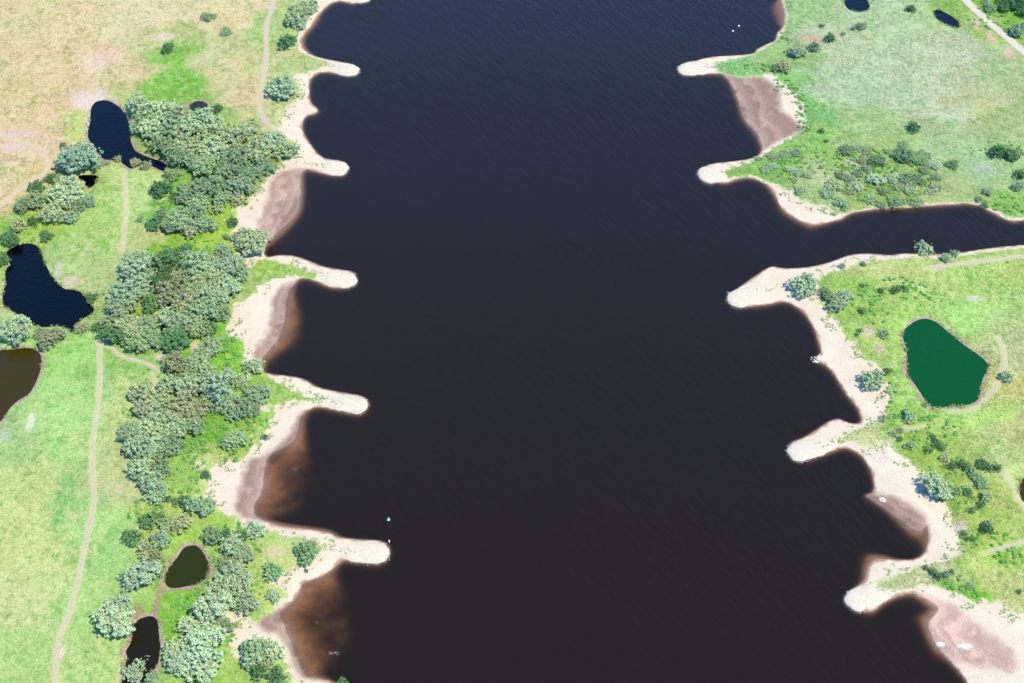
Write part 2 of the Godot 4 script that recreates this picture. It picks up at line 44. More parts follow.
# trees: where they stand, group, then x, z, crown width (decimetres) and kind of leaf
const TREES := [
	["beside the tan pasture near the topmost groynes","trees of the upper left pasture",[[-2119,-2264,84,1],[-2075,-2287,56,1],[-1965,-2102,83,1],[-1530,-1963,123,2],[-1498,-1436,205,0],[-1495,-2239,182,0],[-1419,-2372,141,0],[-1464,-2178,97,0],[-2331,-1903,102,2],[-1913,-1272,78,2]]],
	["in the thicket between oxbow pond and tan pasture","thicket beside the oxbow pond",[[-2707,-736,252,4],[-2600,-712,88,1],[-2540,-748,63,3],[-2834,-900,63,2],[-2693,-424,221,0],[-2754,-263,164,0],[-2699,-358,110,3],[-2880,-367,140,1],[-2945,-328,122,1],[-2907,-504,105,2],[-2842,-593,81,2],[-2642,-228,103,1],[-2569,-371,98,0],[-2616,-335,97,1],[-2945,-166,108,3],[-2867,-209,78,2],[-2761,-79,83,2],[-2975,-44,119,2],[-2974,117,94,2],[-2777,-551,99,1],[-2355,-763,75,3],[-2278,-716,75,3],[-2472,-786,63,3]]],
	["on the bank of the large dark blue pond","trees around the large dark pond",[[-2765,702,202,0],[-2562,738,134,3],[-2397,417,74,2],[-2400,651,84,3],[-2317,654,67,2],[-2625,695,78,3],[-2513,702,78,3]]],
	["in the dense grove beside the oxbow pond","upper willow grove",[[-2126,-1136,185,0],[-1980,-1135,157,0],[-1885,-347,147,1],[-1760,-400,121,1],[-2190,-1125,156,1],[-2398,-1231,201,0],[-2245,-1201,200,0],[-2302,-1042,198,0],[-2158,-1013,198,0],[-2022,-1042,198,0],[-2047,-863,181,0],[-1896,-1047,184,0],[-1765,-926,196,0],[-1864,-820,195,0],[-1913,-675,179,1],[-1704,-745,194,1],[-1596,-825,181,0],[-1517,-896,168,0],[-1417,-838,139,1],[-1673,-1037,155,0],[-1774,-610,178,1],[-1639,-614,164,1],[-1859,-478,190,1],[-1663,-509,177,0],[-1651,-395,108,3],[-2173,-867,167,1],[-2082,-758,152,1],[-1989,-720,152,1],[-1545,-697,138,1],[-2375,-1081,142,1],[-1934,-906,168,0],[-1784,-772,166,0],[-2306,-1160,143,1]]],
	["among the scrub between the upper grove and the middle grove","scrub between the two groves",[[-2137,-480,123,2],[-2176,-482,86,2],[-2093,-615,99,1],[-2009,-509,86,1],[-2136,-175,108,2],[-2109,-260,85,1],[-1972,-185,193,1],[-2018,-154,120,1],[-1972,-399,122,1],[-2232,-234,54,1],[-1918,-115,108,3],[-1836,-173,144,1],[-1908,-255,133,1],[-1775,-319,91,1],[-1669,-201,78,2],[-1695,-79,54,2],[-1533,-4,202,0],[-1684,73,118,0],[-1736,128,106,0],[-2053,-432,73,2],[-1611,-81,107,0]]],
	["in the dense middle grove beside the faint farm track","middle willow grove",[[-2181,204,234,0],[-1996,183,187,2],[-1933,54,106,2],[-1844,199,187,1],[-2113,316,174,0],[-1818,225,163,0],[-1731,225,163,0],[-1633,185,164,0],[-1564,237,116,1],[-1765,313,162,0],[-2198,414,184,0],[-2195,532,159,0],[-2138,379,138,0],[-2244,638,124,1],[-2119,667,180,0],[-2196,745,134,2],[-2048,790,167,1],[-2017,689,146,0],[-2035,485,125,2],[-1925,414,184,3],[-1837,478,160,3],[-1849,652,180,0],[-1862,778,178,2],[-1934,588,136,0],[-1763,645,124,1],[-1807,377,161,1],[-1738,530,182,1],[-1682,411,172,0],[-1636,554,125,1],[-1751,681,146,1],[-1616,358,150,0],[-2018,315,139,2],[-1922,267,139,1],[-1956,758,123,1],[-1683,663,101,2],[-1711,296,127,1],[-2260,712,89,2],[-2192,620,113,1],[-1969,448,103,0],[-1839,547,125,1]]],
	["in the dense lower grove beside the long sandy track","lower willow grove",[[-1666,814,144,0],[-1717,913,132,0],[-1582,1126,194,0],[-1405,1231,139,1],[-1654,1268,149,3],[-1404,944,110,0],[-1446,1046,87,0],[-1357,1146,129,0],[-1732,1004,120,1],[-1828,933,154,3],[-1733,957,131,0],[-1843,1084,130,0],[-1732,1103,151,0],[-1971,1149,140,0],[-1942,1252,139,3],[-1738,1232,171,3],[-1891,1330,159,0],[-1688,1326,138,3],[-1943,1506,178,0],[-1872,1384,158,0],[-1861,1517,136,0],[-1763,1377,158,0],[-1765,1500,146,1],[-1892,1660,144,0],[-1816,1722,143,0],[-1792,1624,124,1],[-1789,1803,112,1],[-1674,1350,127,1],[-1739,1812,61,2],[-1500,1199,118,0],[-1650,1006,131,0],[-1539,1030,109,0],[-1873,1199,118,1],[-1811,1249,128,1],[-2006,1404,126,0],[-1807,1436,126,0],[-1607,1199,118,1],[-1469,1283,96,1],[-1540,1224,107,1]]],
	["among the bright green scrub behind the lower groynes","scrub behind the lower groynes",[[-1804,1953,100,2],[-1748,1919,45,2],[-1869,2065,99,2],[-1720,2067,109,0],[-1722,1973,80,1],[-1636,1979,110,3],[-1651,1827,76,2],[-1690,1835,56,2],[-1785,2120,108,3],[-1447,1443,126,1],[-1292,1413,47,2],[-1467,2045,119,1],[-1556,1872,121,1],[-1266,2006,100,0],[-1360,2111,128,0],[-1564,1667,56,2],[-1615,1863,71,1],[-1311,2150,118,0],[-1394,2201,78,1],[-1154,2251,107,5],[-999,2147,133,5],[-999,2231,24,2],[-1413,2058,89,2],[-1340,2050,79,2]]],
	["beside the olive pond and the narrow brown pond","willows around the small brown ponds",[[-1771,2289,194,7],[-1836,2302,106,7],[-1866,2548,208,7],[-1866,2443,124,7],[-1741,2778,111,7],[-1645,2813,74,1],[-1743,2170,98,3],[-1717,2242,88,1],[-1322,2309,184,7],[-1404,2475,191,7],[-1432,2640,187,7],[-1436,2746,167,7],[-1388,2806,129,7],[-1190,2702,149,1],[-1106,2675,112,7],[-1069,2811,92,2],[-1247,2440,105,7],[-1141,2380,77,7],[-1497,2563,132,7],[-1514,2757,139,7],[-1577,2689,102,7],[-1356,2547,104,1],[-780,2837,64,2],[-1384,2331,116,7],[-1123,2738,83,1],[-1163,2789,83,2],[-1494,2475,86,1],[-1518,2653,103,7],[-1351,2411,96,7]]],
	["in the pale rough meadow behind the upper right groynes","bushes of the upper right meadow",[[1925,-1863,123,0],[2056,-1919,89,1],[2174,-2023,83,2],[2139,-2175,42,2],[1809,-1690,114,3],[2791,-2361,77,2],[2409,-2162,76,1],[2352,-2141,42,2],[2567,-1068,90,2],[1991,-957,38,2],[1972,-1049,58,2],[2274,-2084,41,1],[3047,-827,114,2],[3129,-798,113,2],[3094,-829,76,2],[3109,-520,80,0],[3139,-621,81,2],[2910,-478,68,0],[2849,-419,55,1],[2870,-374,55,2]]],
	["beyond the pale straight road","trees beyond the road",[[3522,-2396,141,2],[3441,-2365,99,2],[3345,-2370,84,1],[3471,-2087,124,1],[3455,-2460,99,2],[3514,-2143,97,1],[3592,-2307,126,2],[3329,-2450,64,1]]],
	["in the scrub above the mouth of the side channel","scrub above the side channel",[[1542,-799,50,1],[1636,-812,70,1],[1714,-829,76,1],[1790,-839,76,1],[1572,-689,70,0],[1625,-717,70,0],[1731,-677,81,0],[1765,-651,75,0],[1837,-634,70,0],[1745,-584,50,3],[1769,-495,74,1],[1928,-461,95,1],[1987,-531,106,0],[2097,-874,87,1],[2041,-632,75,3],[2018,-362,68,1],[1943,-298,42,1],[2099,-851,98,6],[2175,-887,76,1],[2227,-864,87,1],[2283,-759,119,6],[2372,-860,71,1],[2458,-799,141,6],[2530,-778,119,6],[2591,-826,87,1],[2477,-917,71,1],[2626,-720,92,0],[2746,-728,97,6],[2246,-579,128,0],[2343,-598,96,0],[2426,-585,107,6],[2500,-579,96,6],[2115,-525,96,0],[2001,-381,94,1],[2342,-394,110,6],[2466,-400,89,1],[2250,-378,73,1],[2184,-419,84,1],[2437,-506,95,1],[2600,-526,90,0],[2556,-480,61,0],[2143,-651,75,1],[2211,-688,75,1],[2281,-486,74,1],[2367,-522,74,1],[2067,-486,74,1],[2561,-669,75,1],[2629,-604,74,1],[2186,-763,75,3],[2085,-595,74,1]]],
	["on the south bank of the side channel","trees on the south bank of the side channel",[[2427,14,112,0],[2522,-3,53,0],[2537,94,71,1],[2600,42,65,1],[1926,155,53,1],[2046,137,47,2],[1681,339,167,0],[1856,476,120,0],[1894,422,92,0],[1791,395,80,1],[1976,522,57,2],[2010,321,40,2],[2111,364,52,2],[2197,359,63,2],[2251,348,52,2],[1942,670,39,1],[1921,697,28,2],[2075,699,67,0],[2176,795,33,5],[2045,967,55,2],[1950,1050,136,0]]],
	["in the scrub between the emerald pond and the sandy beach","scrub below the emerald pond",[[2141,1760,173,0],[1962,1286,48,0],[2097,1292,74,0],[2026,1432,42,2],[2068,1482,63,0],[2086,1251,43,2],[2207,1462,58,2],[2227,1493,52,2],[2201,1419,42,2],[2157,1506,52,2],[2254,1611,62,2],[2312,1605,62,2],[2344,1624,62,2],[2420,1601,72,2],[2452,1624,62,2],[2493,1624,62,2],[2384,1721,72,1],[2311,1780,56,2],[2390,1807,66,1],[2299,1888,45,2],[2363,1976,65,1],[2253,1768,56,1],[2352,2001,70,2],[2236,2019,40,2],[2268,2055,40,2],[2240,2052,25,2],[2680,1014,71,0],[2648,999,38,2],[2203,1195,37,1],[2235,1554,62,0],[2350,1859,50,2],[2365,1669,62,1],[2036,1379,42,1],[2006,1395,53,1]]],
	["on the spit behind the lowest right groyne","bushes of the lowest right spit",[[2010,2217,39,2],[2034,2241,49,2],[2061,2271,58,2],[2096,2265,53,1],[2206,2319,43,0],[2429,2356,29,2],[2130,2245,39,2]]]]

const CELL := 1.25
const NX := 657
const NZ := 521
const X0 := -410.0
const Z0 := -320.0
const TW := 2048
const TH := 1624
const POND_LEVEL := 0.25

var river_d: PackedFloat32Array      # metres from the waterline, land positive
var green_d: PackedFloat32Array      # metres from the edge of the plants, plants positive
var rim_d: PackedFloat32Array        # the same for ponds with a bare mud rim
var pond_d: PackedFloat32Array       # metres from the nearest pond, water negative
var mud_d: PackedFloat32Array
var shoal_d: PackedFloat32Array
var track_d: PackedFloat32Array
var height: PackedFloat32Array
var splat: Image
var rng := RandomNumberGenerator.new()
var used := {}


func _ready() -> void:
	camera_and_light()
	fields()
	ground()
	river()
	ponds()
	tracks_and_road()
	groynes()
	trees()
	small_things()
	low_plants()


func camera_and_light() -> void:
	var cam := Camera3D.new()
	cam.name = "camera"
	cam.fov = rad_to_deg(2.0 * atan(341.5 / 1422.0))
	cam.near = 1.0
	cam.far = 20000.0
	add_child(cam)
	cam.position = Vector3(0, 590, 600)
	cam.rotation_degrees = Vector3(-48.2193, 0, 0)
	cam.current = true
	var e := Environment.new()
	e.background_mode = Environment.BG_SKY
	var sky := Sky.new()
	var sm := ProceduralSkyMaterial.new()
	sm.sky_energy_multiplier = 1.6
	sm.sky_top_color = Color(0.10, 0.20, 0.35)
	sm.sky_horizon_color = Color(0.46, 0.69, 1.0)
	sm.sky_curve = 0.33
	sm.ground_horizon_color = Color(0.45, 0.5, 0.5)
	sm.ground_bottom_color = Color(0.3, 0.33, 0.28)
	sm.sun_angle_max = 1.0
	sky.sky_material = sm
	e.sky = sky
	e.tonemap_mode = Environment.TONE_MAPPER_LINEAR
	e.tonemap_exposure = 2.5
	e.sdfgi_enabled = true
	e.ssao_enabled = true
	e.ssil_enabled = true
	e.volumetric_fog_enabled = true
	e.volumetric_fog_density = 0.0
	var we := WorldEnvironment.new()
	we.name = "environment"
	we.environment = e
	add_child(we)
	var sun := DirectionalLight3D.new()
	sun.name = "sun"
	sun.light_energy = 1.25
	sun.light_color = Color(1.0, 0.96, 0.87)
	sun.light_angular_distance = 0.5
	sun.shadow_enabled = true
	add_child(sun)
	sun.look_at_from_position(Vector3(0.42, 0.9, 0.20) * 100.0, Vector3.ZERO)


# ---------------------------------------------------------------- helpers

func numbered(called: String) -> String:
	var n: int = used.get(called, 0)
	used[called] = n + 1
	return called if n == 0 else "%s_%03d" % [called, n]

func tag(o: Node, label: String, category := "", group := "") -> void:
	o.set_meta("label", label)
	if category:
		o.set_meta("category", category)
	if group:
		o.set_meta("group", group)

func thing(called: String, label: String, category: String, at: Vector3, group := "") -> Node3D:
	var o := Node3D.new()
	o.name = numbered(called)
	add_child(o)
	o.position = at
	tag(o, label, category, group)
	return o

func part(called: String, mesh: Mesh, m: Material, parent: Node) -> MeshInstance3D:
	var o := MeshInstance3D.new()
	o.name = called
	o.mesh = mesh
	o.material_override = m
	parent.add_child(o, true)
	return o

func top(called: String, mesh: Mesh, m: Material, kind := "") -> MeshInstance3D:
	var o := part(numbered(called), mesh, m, self)
	if kind:
		o.set_meta("kind", kind)
	return o

func flat(r: float, g: float, b: float, rough := 0.9) -> StandardMaterial3D:
	var m := StandardMaterial3D.new()
	m.albedo_color = Color(r, g, b).linear_to_srgb()
	m.roughness = rough
	m.metallic_specular = 0.25
	return m

func noise(seed_: int, metres: float, octaves := 3) -> FastNoiseLite:
	var n := FastNoiseLite.new()
	n.seed = seed_
	n.noise_type = FastNoiseLite.TYPE_SIMPLEX_SMOOTH
	n.frequency = 1.0 / metres
	n.fractal_octaves = octaves
	return n

func smooth(a: float, b: float, x: float) -> float:
	var t := clampf((x - a) / (b - a), 0.0, 1.0)
	return t * t * (3.0 - 2.0 * t)

# a list of decimetres as a smooth line in metres
func line(a: Array, closed: bool, steps := 3, from := 0) -> PackedVector2Array:
	var p := PackedVector2Array()
	for i in range(from, a.size() - 1, 2):
		p.append(Vector2(a[i], a[i + 1]) * 0.1)
	var n := p.size()
	var out := PackedVector2Array()
	for i in (n if closed else n - 1):
		var q0 := p[(i - 1 + n) % n] if closed or i > 0 else p[0]
		var q1 := p[i]
		var q2 := p[(i + 1) % n]
		var q3 := p[(i + 2) % n] if closed or i + 2 < n else p[n - 1]
		for k in steps:
			out.append(q1.cubic_interpolate(q2, q0, q3, float(k) / steps))
	if not closed:
		out.append(p[n - 1])
	return out

# evenly spaced points on an open line
func paced(p: PackedVector2Array, step: float) -> PackedVector2Array:
	var c := Curve2D.new()
	for q in p:
		c.add_point(q)
	var out := PackedVector2Array()
	var n := maxi(2, int(c.get_baked_length() / step))
	for i in n + 1:
		out.append(c.sample_baked(c.get_baked_length() * i / n))
	return out

# distance to lines in every cell; inside the outlines it is positive, outside negative
func field(outlines: Array, reach: float, closed := true) -> PackedFloat32Array:
	var d := PackedFloat32Array()
	d.resize(NX * NZ)
	d.fill(reach)
	for o: PackedVector2Array in outlines:
		var n := o.size()
		for i in (n if closed else n - 1):
			var a := o[i]
			var b := o[(i + 1) % n]
			var ab := b - a
			var len2 := maxf(ab.length_squared(), 1e-6)
			if len2 > 160000.0:
				continue
			var i0 := maxi(0, int((minf(a.x, b.x) - reach - X0) / CELL))
			var i1 := mini(NX - 1, int((maxf(a.x, b.x) + reach - X0) / CELL) + 1)
			var j0 := maxi(0, int((minf(a.y, b.y) - reach - Z0) / CELL))
			var j1 := mini(NZ - 1, int((maxf(a.y, b.y) + reach - Z0) / CELL) + 1)
			for j in range(j0, j1 + 1):
				var pz := Z0 + j * CELL - a.y
				var row := j * NX
				for k in range(i0, i1 + 1):
					var px := X0 + k * CELL - a.x
					var t := clampf((px * ab.x + pz * ab.y) / len2, 0.0, 1.0)
					var ex := px - t * ab.x
					var ez := pz - t * ab.y
					var e2 := ex * ex + ez * ez
					var had := d[row + k]
					if e2 < had * had:
						d[row + k] = sqrt(e2)
	if not closed:
		return d
	var inside := PackedByteArray()
	inside.resize(NX * NZ)
	for o: PackedVector2Array in outlines:
		var n := o.size()
		for j in NZ:
			var z := Z0 + j * CELL
			var xs := PackedFloat32Array()
			for i in n:
				var a := o[i]
				var b := o[(i + 1) % n]
				if (a.y <= z) != (b.y <= z):
					xs.append(a.x + (z - a.y) / (b.y - a.y) * (b.x - a.x))
			xs.sort()
			for k in range(0, xs.size() - 1, 2):
				for i in range(clampi(int(ceil((xs[k] - X0) / CELL)), 0, NX), clampi(int(floor((xs[k + 1] - X0) / CELL)) + 1, 0, NX)):
					inside[j * NX + i] = 1
	for i in NX * NZ:
		if inside[i] == 0:
			d[i] = -d[i]
	return d

func at_field(f: PackedFloat32Array, x: float, z: float) -> float:
	var fx := clampf((x - X0) / CELL, 0.0, NX - 1.001)
	var fz := clampf((z - Z0) / CELL, 0.0, NZ - 1.001)
	var i := int(fx)
	var j := int(fz)
	fx -= i
	fz -= j
	var k := j * NX + i
	return lerpf(lerpf(f[k], f[k + 1], fx), lerpf(f[k + NX], f[k + NX + 1], fx), fz)

func ground_at(x: float, z: float) -> float:
	return at_field(height, x, z)

func spread(f: PackedFloat32Array) -> PackedFloat32Array:
	var im := Image.create_from_data(NX, NZ, false, Image.FORMAT_RF, f.to_byte_array())
	im.resize(TW, TH, Image.INTERPOLATE_CUBIC)
	return im.get_data().to_float32_array()

func grain(seed_: int, metres: float, octaves := 3) -> PackedByteArray:
	var n := noise(seed_, metres * TW / 821.0, octaves)
	var im := n.get_image(TW, TH, false, false, true)
	im.convert(Image.FORMAT_L8)
	return im.get_data()


# ---------------------------------------------------------------- the lie of the land

func fields() -> void:
	var far_left := PackedVector2Array([Vector2(-3000, 5000), Vector2(-3000, -5000)])
	var far_right := PackedVector2Array([Vector2(3000, 5000), Vector2(3000, -5000)])
	var lb := line(BANK_LEFT, false)
	var rb := line(BANK_RIGHT, false)
	var lg := line(GREEN_LEFT, false)
	var rg := line(GREEN_RIGHT, false)
	for a in [lb, rb, lg, rg]:
		a.insert(0, Vector2(a[0].x, -5000))
		a.append(Vector2(a[a.size() - 1].x, 5000))
	river_d = field([lb + far_left, rb + far_right], 18.0)
	green_d = field([lg + far_left, rg + far_right], 10.0)
	var po := []
	for p in PONDS:
		po.append(line(p[2], true))
	pond_d = field(po, 8.0)
	rim_d = field([po[0], po[3], po[4], po[5], po[6], po[9]], 8.0)
	for i in pond_d.size():
		pond_d[i] = -pond_d[i]
		rim_d[i] = -rim_d[i]
	mud_d = field(MUD_FLATS.map(func(a): return line(a, true)), 8.0)
	shoal_d = field(SHOALS.map(func(a): return line(a, true)), 10.0)
	var tr := TRACKS.map(func(t): return line(t[3], false))
	tr.append(line(ROAD_LINE, false))
	track_d = field(tr, 9.0, false)
	var rolling := noise(3, 38.0, 3)
	var bars := noise(8, 14.0, 3)
	height.resize(NX * NZ)
	for j in NZ:
		for i in NX:
			var k := j * NX + i
			var s := river_d[k]
			var v := green_d[k]
			var p := pond_d[k]
			var h: float
			if s >= 0.0:
				h = 0.10 * s if s < 4.0 else 0.4 + 0.04 * (s - 4.0)
				var mf := smooth(-3.0, 2.0, mud_d[k])
				if mf > 0.0:
					h = lerpf(h, minf(0.04 * s, 0.16) + 0.05 * bars.get_noise_2d(i * CELL, j * CELL) * smooth(0.0, 4.0, s), mf)
				if v > 0.0:
					h += smooth(0.0, 5.0, v) * 0.7 + smooth(0.0, 10.0, v) * 0.45 * rolling.get_noise_2d(i * CELL, j * CELL)
			else:
				var x := -s
				var deep := minf(0.95 * x + 0.05 * x * x, 5.5)
				var shallow := (0.055 * x + 0.002 * x * x) * (1.0 + 0.5 * bars.get_noise_2d(i * CELL, j * CELL))
				h = -lerpf(deep, shallow, smooth(-9.5, 5.0, shoal_d[k]))
			if p < 8.0:
				h = minf(h, POND_LEVEL + (p * 0.17 if p > 0.0 else p * 0.3))
			height[k] = h

func ground_colours() -> Image:
	# the meadow's own colour, blended between places
	var cw := 164
	var ch := 130
	var base := Image.create(cw, ch, false, Image.FORMAT_RGBF)
	var drift := noise(17, 30.0, 3)
	for j in ch:
		for i in cw:
			var x := X0 + (i + 0.5) * 821.0 / cw
			var z := Z0 + (j + 0.5) * 651.0 / ch
			x += 16.0 * drift.get_noise_2d(x, z)
			z += 16.0 * drift.get_noise_2d(x + 900.0, z)
			var r := 0.0
			var g := 0.0
			var b := 0.0
			var w := 0.0
			for s: Array in MEADOW:
				var dx: float = x - s[0]
				var dz: float = z - s[1]
				var d2 := dx * dx + dz * dz + 30.0
				var q := 1.0 / (d2 * d2 * d2)
				w += q
				r += q * s[2]
				g += q * s[3]
				b += q * s[4]
			w *= 1000.0
			base.set_pixel(i, j, Color(r / w, g / w, b / w))
	base.resize(TW, TH, Image.INTERPOLATE_CUBIC)
	var bc := base.get_data().to_float32_array()
	var S := spread(river_d)
	var V := spread(green_d)
	var P := spread(pond_d)
	var R := spread(rim_d)
	var M := spread(mud_d)
	var T := spread(track_d)
	var n1 := grain(11, 9.0, 4)
	var n2 := grain(12, 1.5, 2)
	var n3 := grain(13, 34.0, 4)
	var n4 := grain(14, 4.5, 3)
	var px := PackedByteArray()
	px.resize(TW * TH * 3)
	for k in TW * TH:
		var a := n1[k] / 255.0 - 0.5
		var f := n2[k] / 255.0 - 0.5
		var c := n3[k] / 255.0 - 0.5
		var e := n4[k] / 255.0 - 0.5
		var s := S[k]
		var r: float
		var g: float
		var b: float
		if s < -6.0:
			# river bed: brown silt over sand, with darker weed
			var q := 1.0 + 0.5 * a + 0.35 * f
			r = 0.235 * q
			g = 0.112 * q
			b = 0.046 * q
		else:
			# sand, dry and pale, with pinkish and greyish drifts
			var q := 1.0 + 0.12 * a + 0.03 * f + 0.10 * c
			r = 0.350 * q
			g = (0.300 + 0.02 * c) * q
			b = (0.226 + 0.02 * c) * q
			var wet := smooth(2.0, 0.2, s + a * 2.4)
			if wet > 0.0:
				r = lerpf(r, 0.20, wet)
				g = lerpf(g, 0.122, wet)
				b = lerpf(b, 0.085, wet)
			var m := M[k]
			if m > -5.0:
				var mf := smooth(-3.2, 2.2, m + a * 4.0 + f * 1.2)
				var wx := X0 + (k % TW) * 821.0 / TW
				var wz := Z0 + (k / TW) * 651.0 / TH
				# the flats dry to different tones from bay to bay
				var dry := (1.7 if wz > 215.0 else 1.08) if wx > 0.0 else (1.35 if wz < 0.0 else 1.1)
				var band := 0.5 + 0.4 * sin(s * 0.6 + a * 4.0 + c * 7.0) + 0.16 * sin(s * 2.1 + a * 9.0 + e * 7.0)
				var mq := dry * (1.0 + 0.16 * f + 0.35 * a + 0.5 * c)
				r = lerpf(r, lerpf(0.135, 0.188, band) * mq, mf)
				g = lerpf(g, lerpf(0.090, 0.131, band) * mq, mf)
				b = lerpf(b, lerpf(0.071, 0.101, band) * mq, mf)
			var v := V[k]
			if v > -5.0:
				var t := smooth(-0.9, 0.9, v + a * 5.0 + e * 4.5 + f * 2.0)
				if t > 0.0:
					var straw := smooth(0.02, 0.34, a * 0.5 + e * 0.5 + f * 0.5 + c * 0.3)
					var lush := smooth(0.02, 0.34, -a * 0.6 + c * 0.5 - e * 0.5)
					var mq := 1.0 + 0.62 * f + 0.30 * e + 0.20 * a
					var vr := bc[k * 3] * mq
					var vg := bc[k * 3 + 1] * mq
					var vb := bc[k * 3 + 2] * mq
					vr = lerpf(vr, 0.31, straw * 0.34) * (1.0 - 0.26 * lush)
					vg = lerpf(vg, 0.27, straw * 0.34) * (1.0 - 0.10 * lush)
					vb = lerpf(vb, 0.16, straw * 0.34) * (1.0 - 0.26 * lush)
					var worn := smooth(2.6, 0.4, T[k] + a * 3.5 + f * 1.5) * 0.4
					vr = lerpf(vr, 0.34, worn)
					vg = lerpf(vg, 0.29, worn)
					vb = lerpf(vb, 0.21, worn)
					r = lerpf(r, vr, t)
					g = lerpf(g, vg, t)
					b = lerpf(b, vb, t)
			var p := R[k]
			if p < 5.0:
				var rim := smooth(2.7, 1.0, p + a * 3.6 + f * 0.8)
				r = lerpf(r, 0.20 * (1.0 + f), rim)
				g = lerpf(g, 0.152 * (1.0 + f), rim)
				b = lerpf(b, 0.115 * (1.0 + f), rim)
			if s < 0.8:
				var q2 := smooth(0.8, -5.0, s)
				r = lerpf(r, 0.235 * (1.0 + 0.5 * a + 0.35 * f), q2)
				g = lerpf(g, 0.112 * (1.0 + 0.5 * a + 0.35 * f), q2)
				b = lerpf(b, 0.046 * (1.0 + 0.5 * a + 0.35 * f), q2)
		px[k * 3] = srgb[clampi(int(r * 1000.0), 0, 999)]
		px[k * 3 + 1] = srgb[clampi(int(g * 1000.0), 0, 999)]
		px[k * 3 + 2] = srgb[clampi(int(b * 1000.0), 0, 999)]
	var im := Image.create_from_data(TW, TH, false, Image.FORMAT_RGB8, px)
	for q: Array in BARE_PATCHES:
		var i0 := int((q[0] - q[2] * 1.6 - X0) / 821.0 * TW)
		var i1 := int((q[0] + q[2] * 1.6 - X0) / 821.0 * TW)
		var j0 := int((q[1] - q[3] * 1.6 - Z0) / 651.0 * TH)
		var j1 := int((q[1] + q[3] * 1.6 - Z0) / 651.0 * TH)
		var col := Color(q[4] / 1000.0, q[5] / 1000.0, q[6] / 1000.0).linear_to_srgb()
		for j in range(maxi(0, j0), mini(TH, j1)):
			for i in range(maxi(0, i0), mini(TW, i1)):
				var k := j * TW + i
				var ex: float = (X0 + i * 821.0 / TW - q[0]) / q[2]
				var ez: float = (Z0 + j * 651.0 / TH - q[1]) / q[3]
				var a := n1[k] / 255.0 - 0.5
				var f := n2[k] / 255.0 - 0.5
				var e := n4[k] / 255.0 - 0.5
				var t := smooth(1.05, 0.45, sqrt(ex * ex + ez * ez) + a * 0.9 + e * 0.7 + f * 0.4)
				if t > 0.0 and P[k] > -0.5:
					var cc := col * (1.0 + 0.25 * f)
					im.set_pixel(i, j, im.get_pixel(i, j).lerp(cc, t * 0.9))
	return im

var srgb := PackedByteArray()

func ground() -> void:
	for i in 1000:
		srgb.append(int(255.0 * Color((i + 0.5) / 1000.0, 0, 0).linear_to_srgb().r))
	splat = ground_colours()
	var xs := PackedFloat32Array([-6000, -2500, -1100, -600, -470])
	var ix := PackedInt32Array([0, 0, 0, 0, 0])
	for i in NX:
		xs.append(X0 + i * CELL)
		ix.append(i)
	for x in [470, 600, 1100, 2500, 6000]:
		xs.append(x)
		ix.append(NX - 1)
	var zs := PackedFloat32Array([-6000, -2500, -1100, -600, -400])
	var iz := PackedInt32Array([0, 0, 0, 0, 0])
	for j in NZ:
		zs.append(Z0 + j * CELL)
		iz.append(j)
	for z in [400, 600, 1100, 2500, 6000]:
		zs.append(z)
		iz.append(NZ - 1)
	var w := xs.size()
	var h := zs.size()
	var vs := PackedVector3Array()
	var ns := PackedVector3Array()
	var uv := PackedVector2Array()
	var uv2 := PackedVector2Array()
	vs.resize(w * h)
	ns.resize(w * h)
	uv.resize(w * h)
	uv2.resize(w * h)
	for j in h:
		var zj := iz[j]
		for i in w:
			var xi := ix[i]
			var k := j * w + i
			var n := zj * NX + xi
			vs[k] = Vector3(xs[i], height[n], zs[j])
			var dx := height[zj * NX + mini(xi + 1, NX - 1)] - height[zj * NX + maxi(xi - 1, 0)]
			var dz := height[mini(zj + 1, NZ - 1) * NX + xi] - height[maxi(zj - 1, 0) * NX + xi]
			ns[k] = Vector3(-dx, 2.0 * CELL, -dz).normalized()
			uv[k] = Vector2(((xs[i] - X0) / CELL + 0.5) / NX, ((zs[j] - Z0) / CELL + 0.5) / NZ)
			uv2[k] = Vector2(xs[i], zs[j]) / 23.0
	var id := PackedInt32Array()
	id.resize((w - 1) * (h - 1) * 6)
	var t := 0
	for j in h - 1:
		for i in w - 1:
			var k := j * w + i
			id[t] = k
			id[t + 1] = k + 1
			id[t + 2] = k + w
			id[t + 3] = k + 1
			id[t + 4] = k + w + 1
			id[t + 5] = k + w
			t += 6
	var arr := []
	arr.resize(Mesh.ARRAY_MAX)
	arr[Mesh.ARRAY_VERTEX] = vs
	arr[Mesh.ARRAY_NORMAL] = ns
	arr[Mesh.ARRAY_TEX_UV] = uv
	arr[Mesh.ARRAY_TEX_UV2] = uv2
	arr[Mesh.ARRAY_INDEX] = id
	var mesh := ArrayMesh.new()
	mesh.add_surface_from_arrays(Mesh.PRIMITIVE_TRIANGLES, arr)
	var m := StandardMaterial3D.new()
	m.albedo_texture = ImageTexture.create_from_image(splat)
	m.texture_repeat = true
	m.roughness = 1.0
	m.metallic_specular = 0.1
	var gn := noise(21, 26.0, 4)
	var gi := gn.get_seamless_image(512, 512)
	var gd := Image.create(512, 512, false, Image.FORMAT_RGBA8)
	for j in 512:
		for i in 512:
			var q := 0.97 + 0.2 * (gi.get_pixel(i, j).r - 0.5)
			gd.set_pixel(i, j, Color(q, q, q))
	m.detail_enabled = true
	m.detail_albedo = ImageTexture.create_from_image(gd)
	m.detail_uv_layer = BaseMaterial3D.DETAIL_UV_2
	m.detail_blend_mode = BaseMaterial3D.BLEND_MODE_MUL
	top("ground", mesh, m, "structure")


# ---------------------------------------------------------------- water

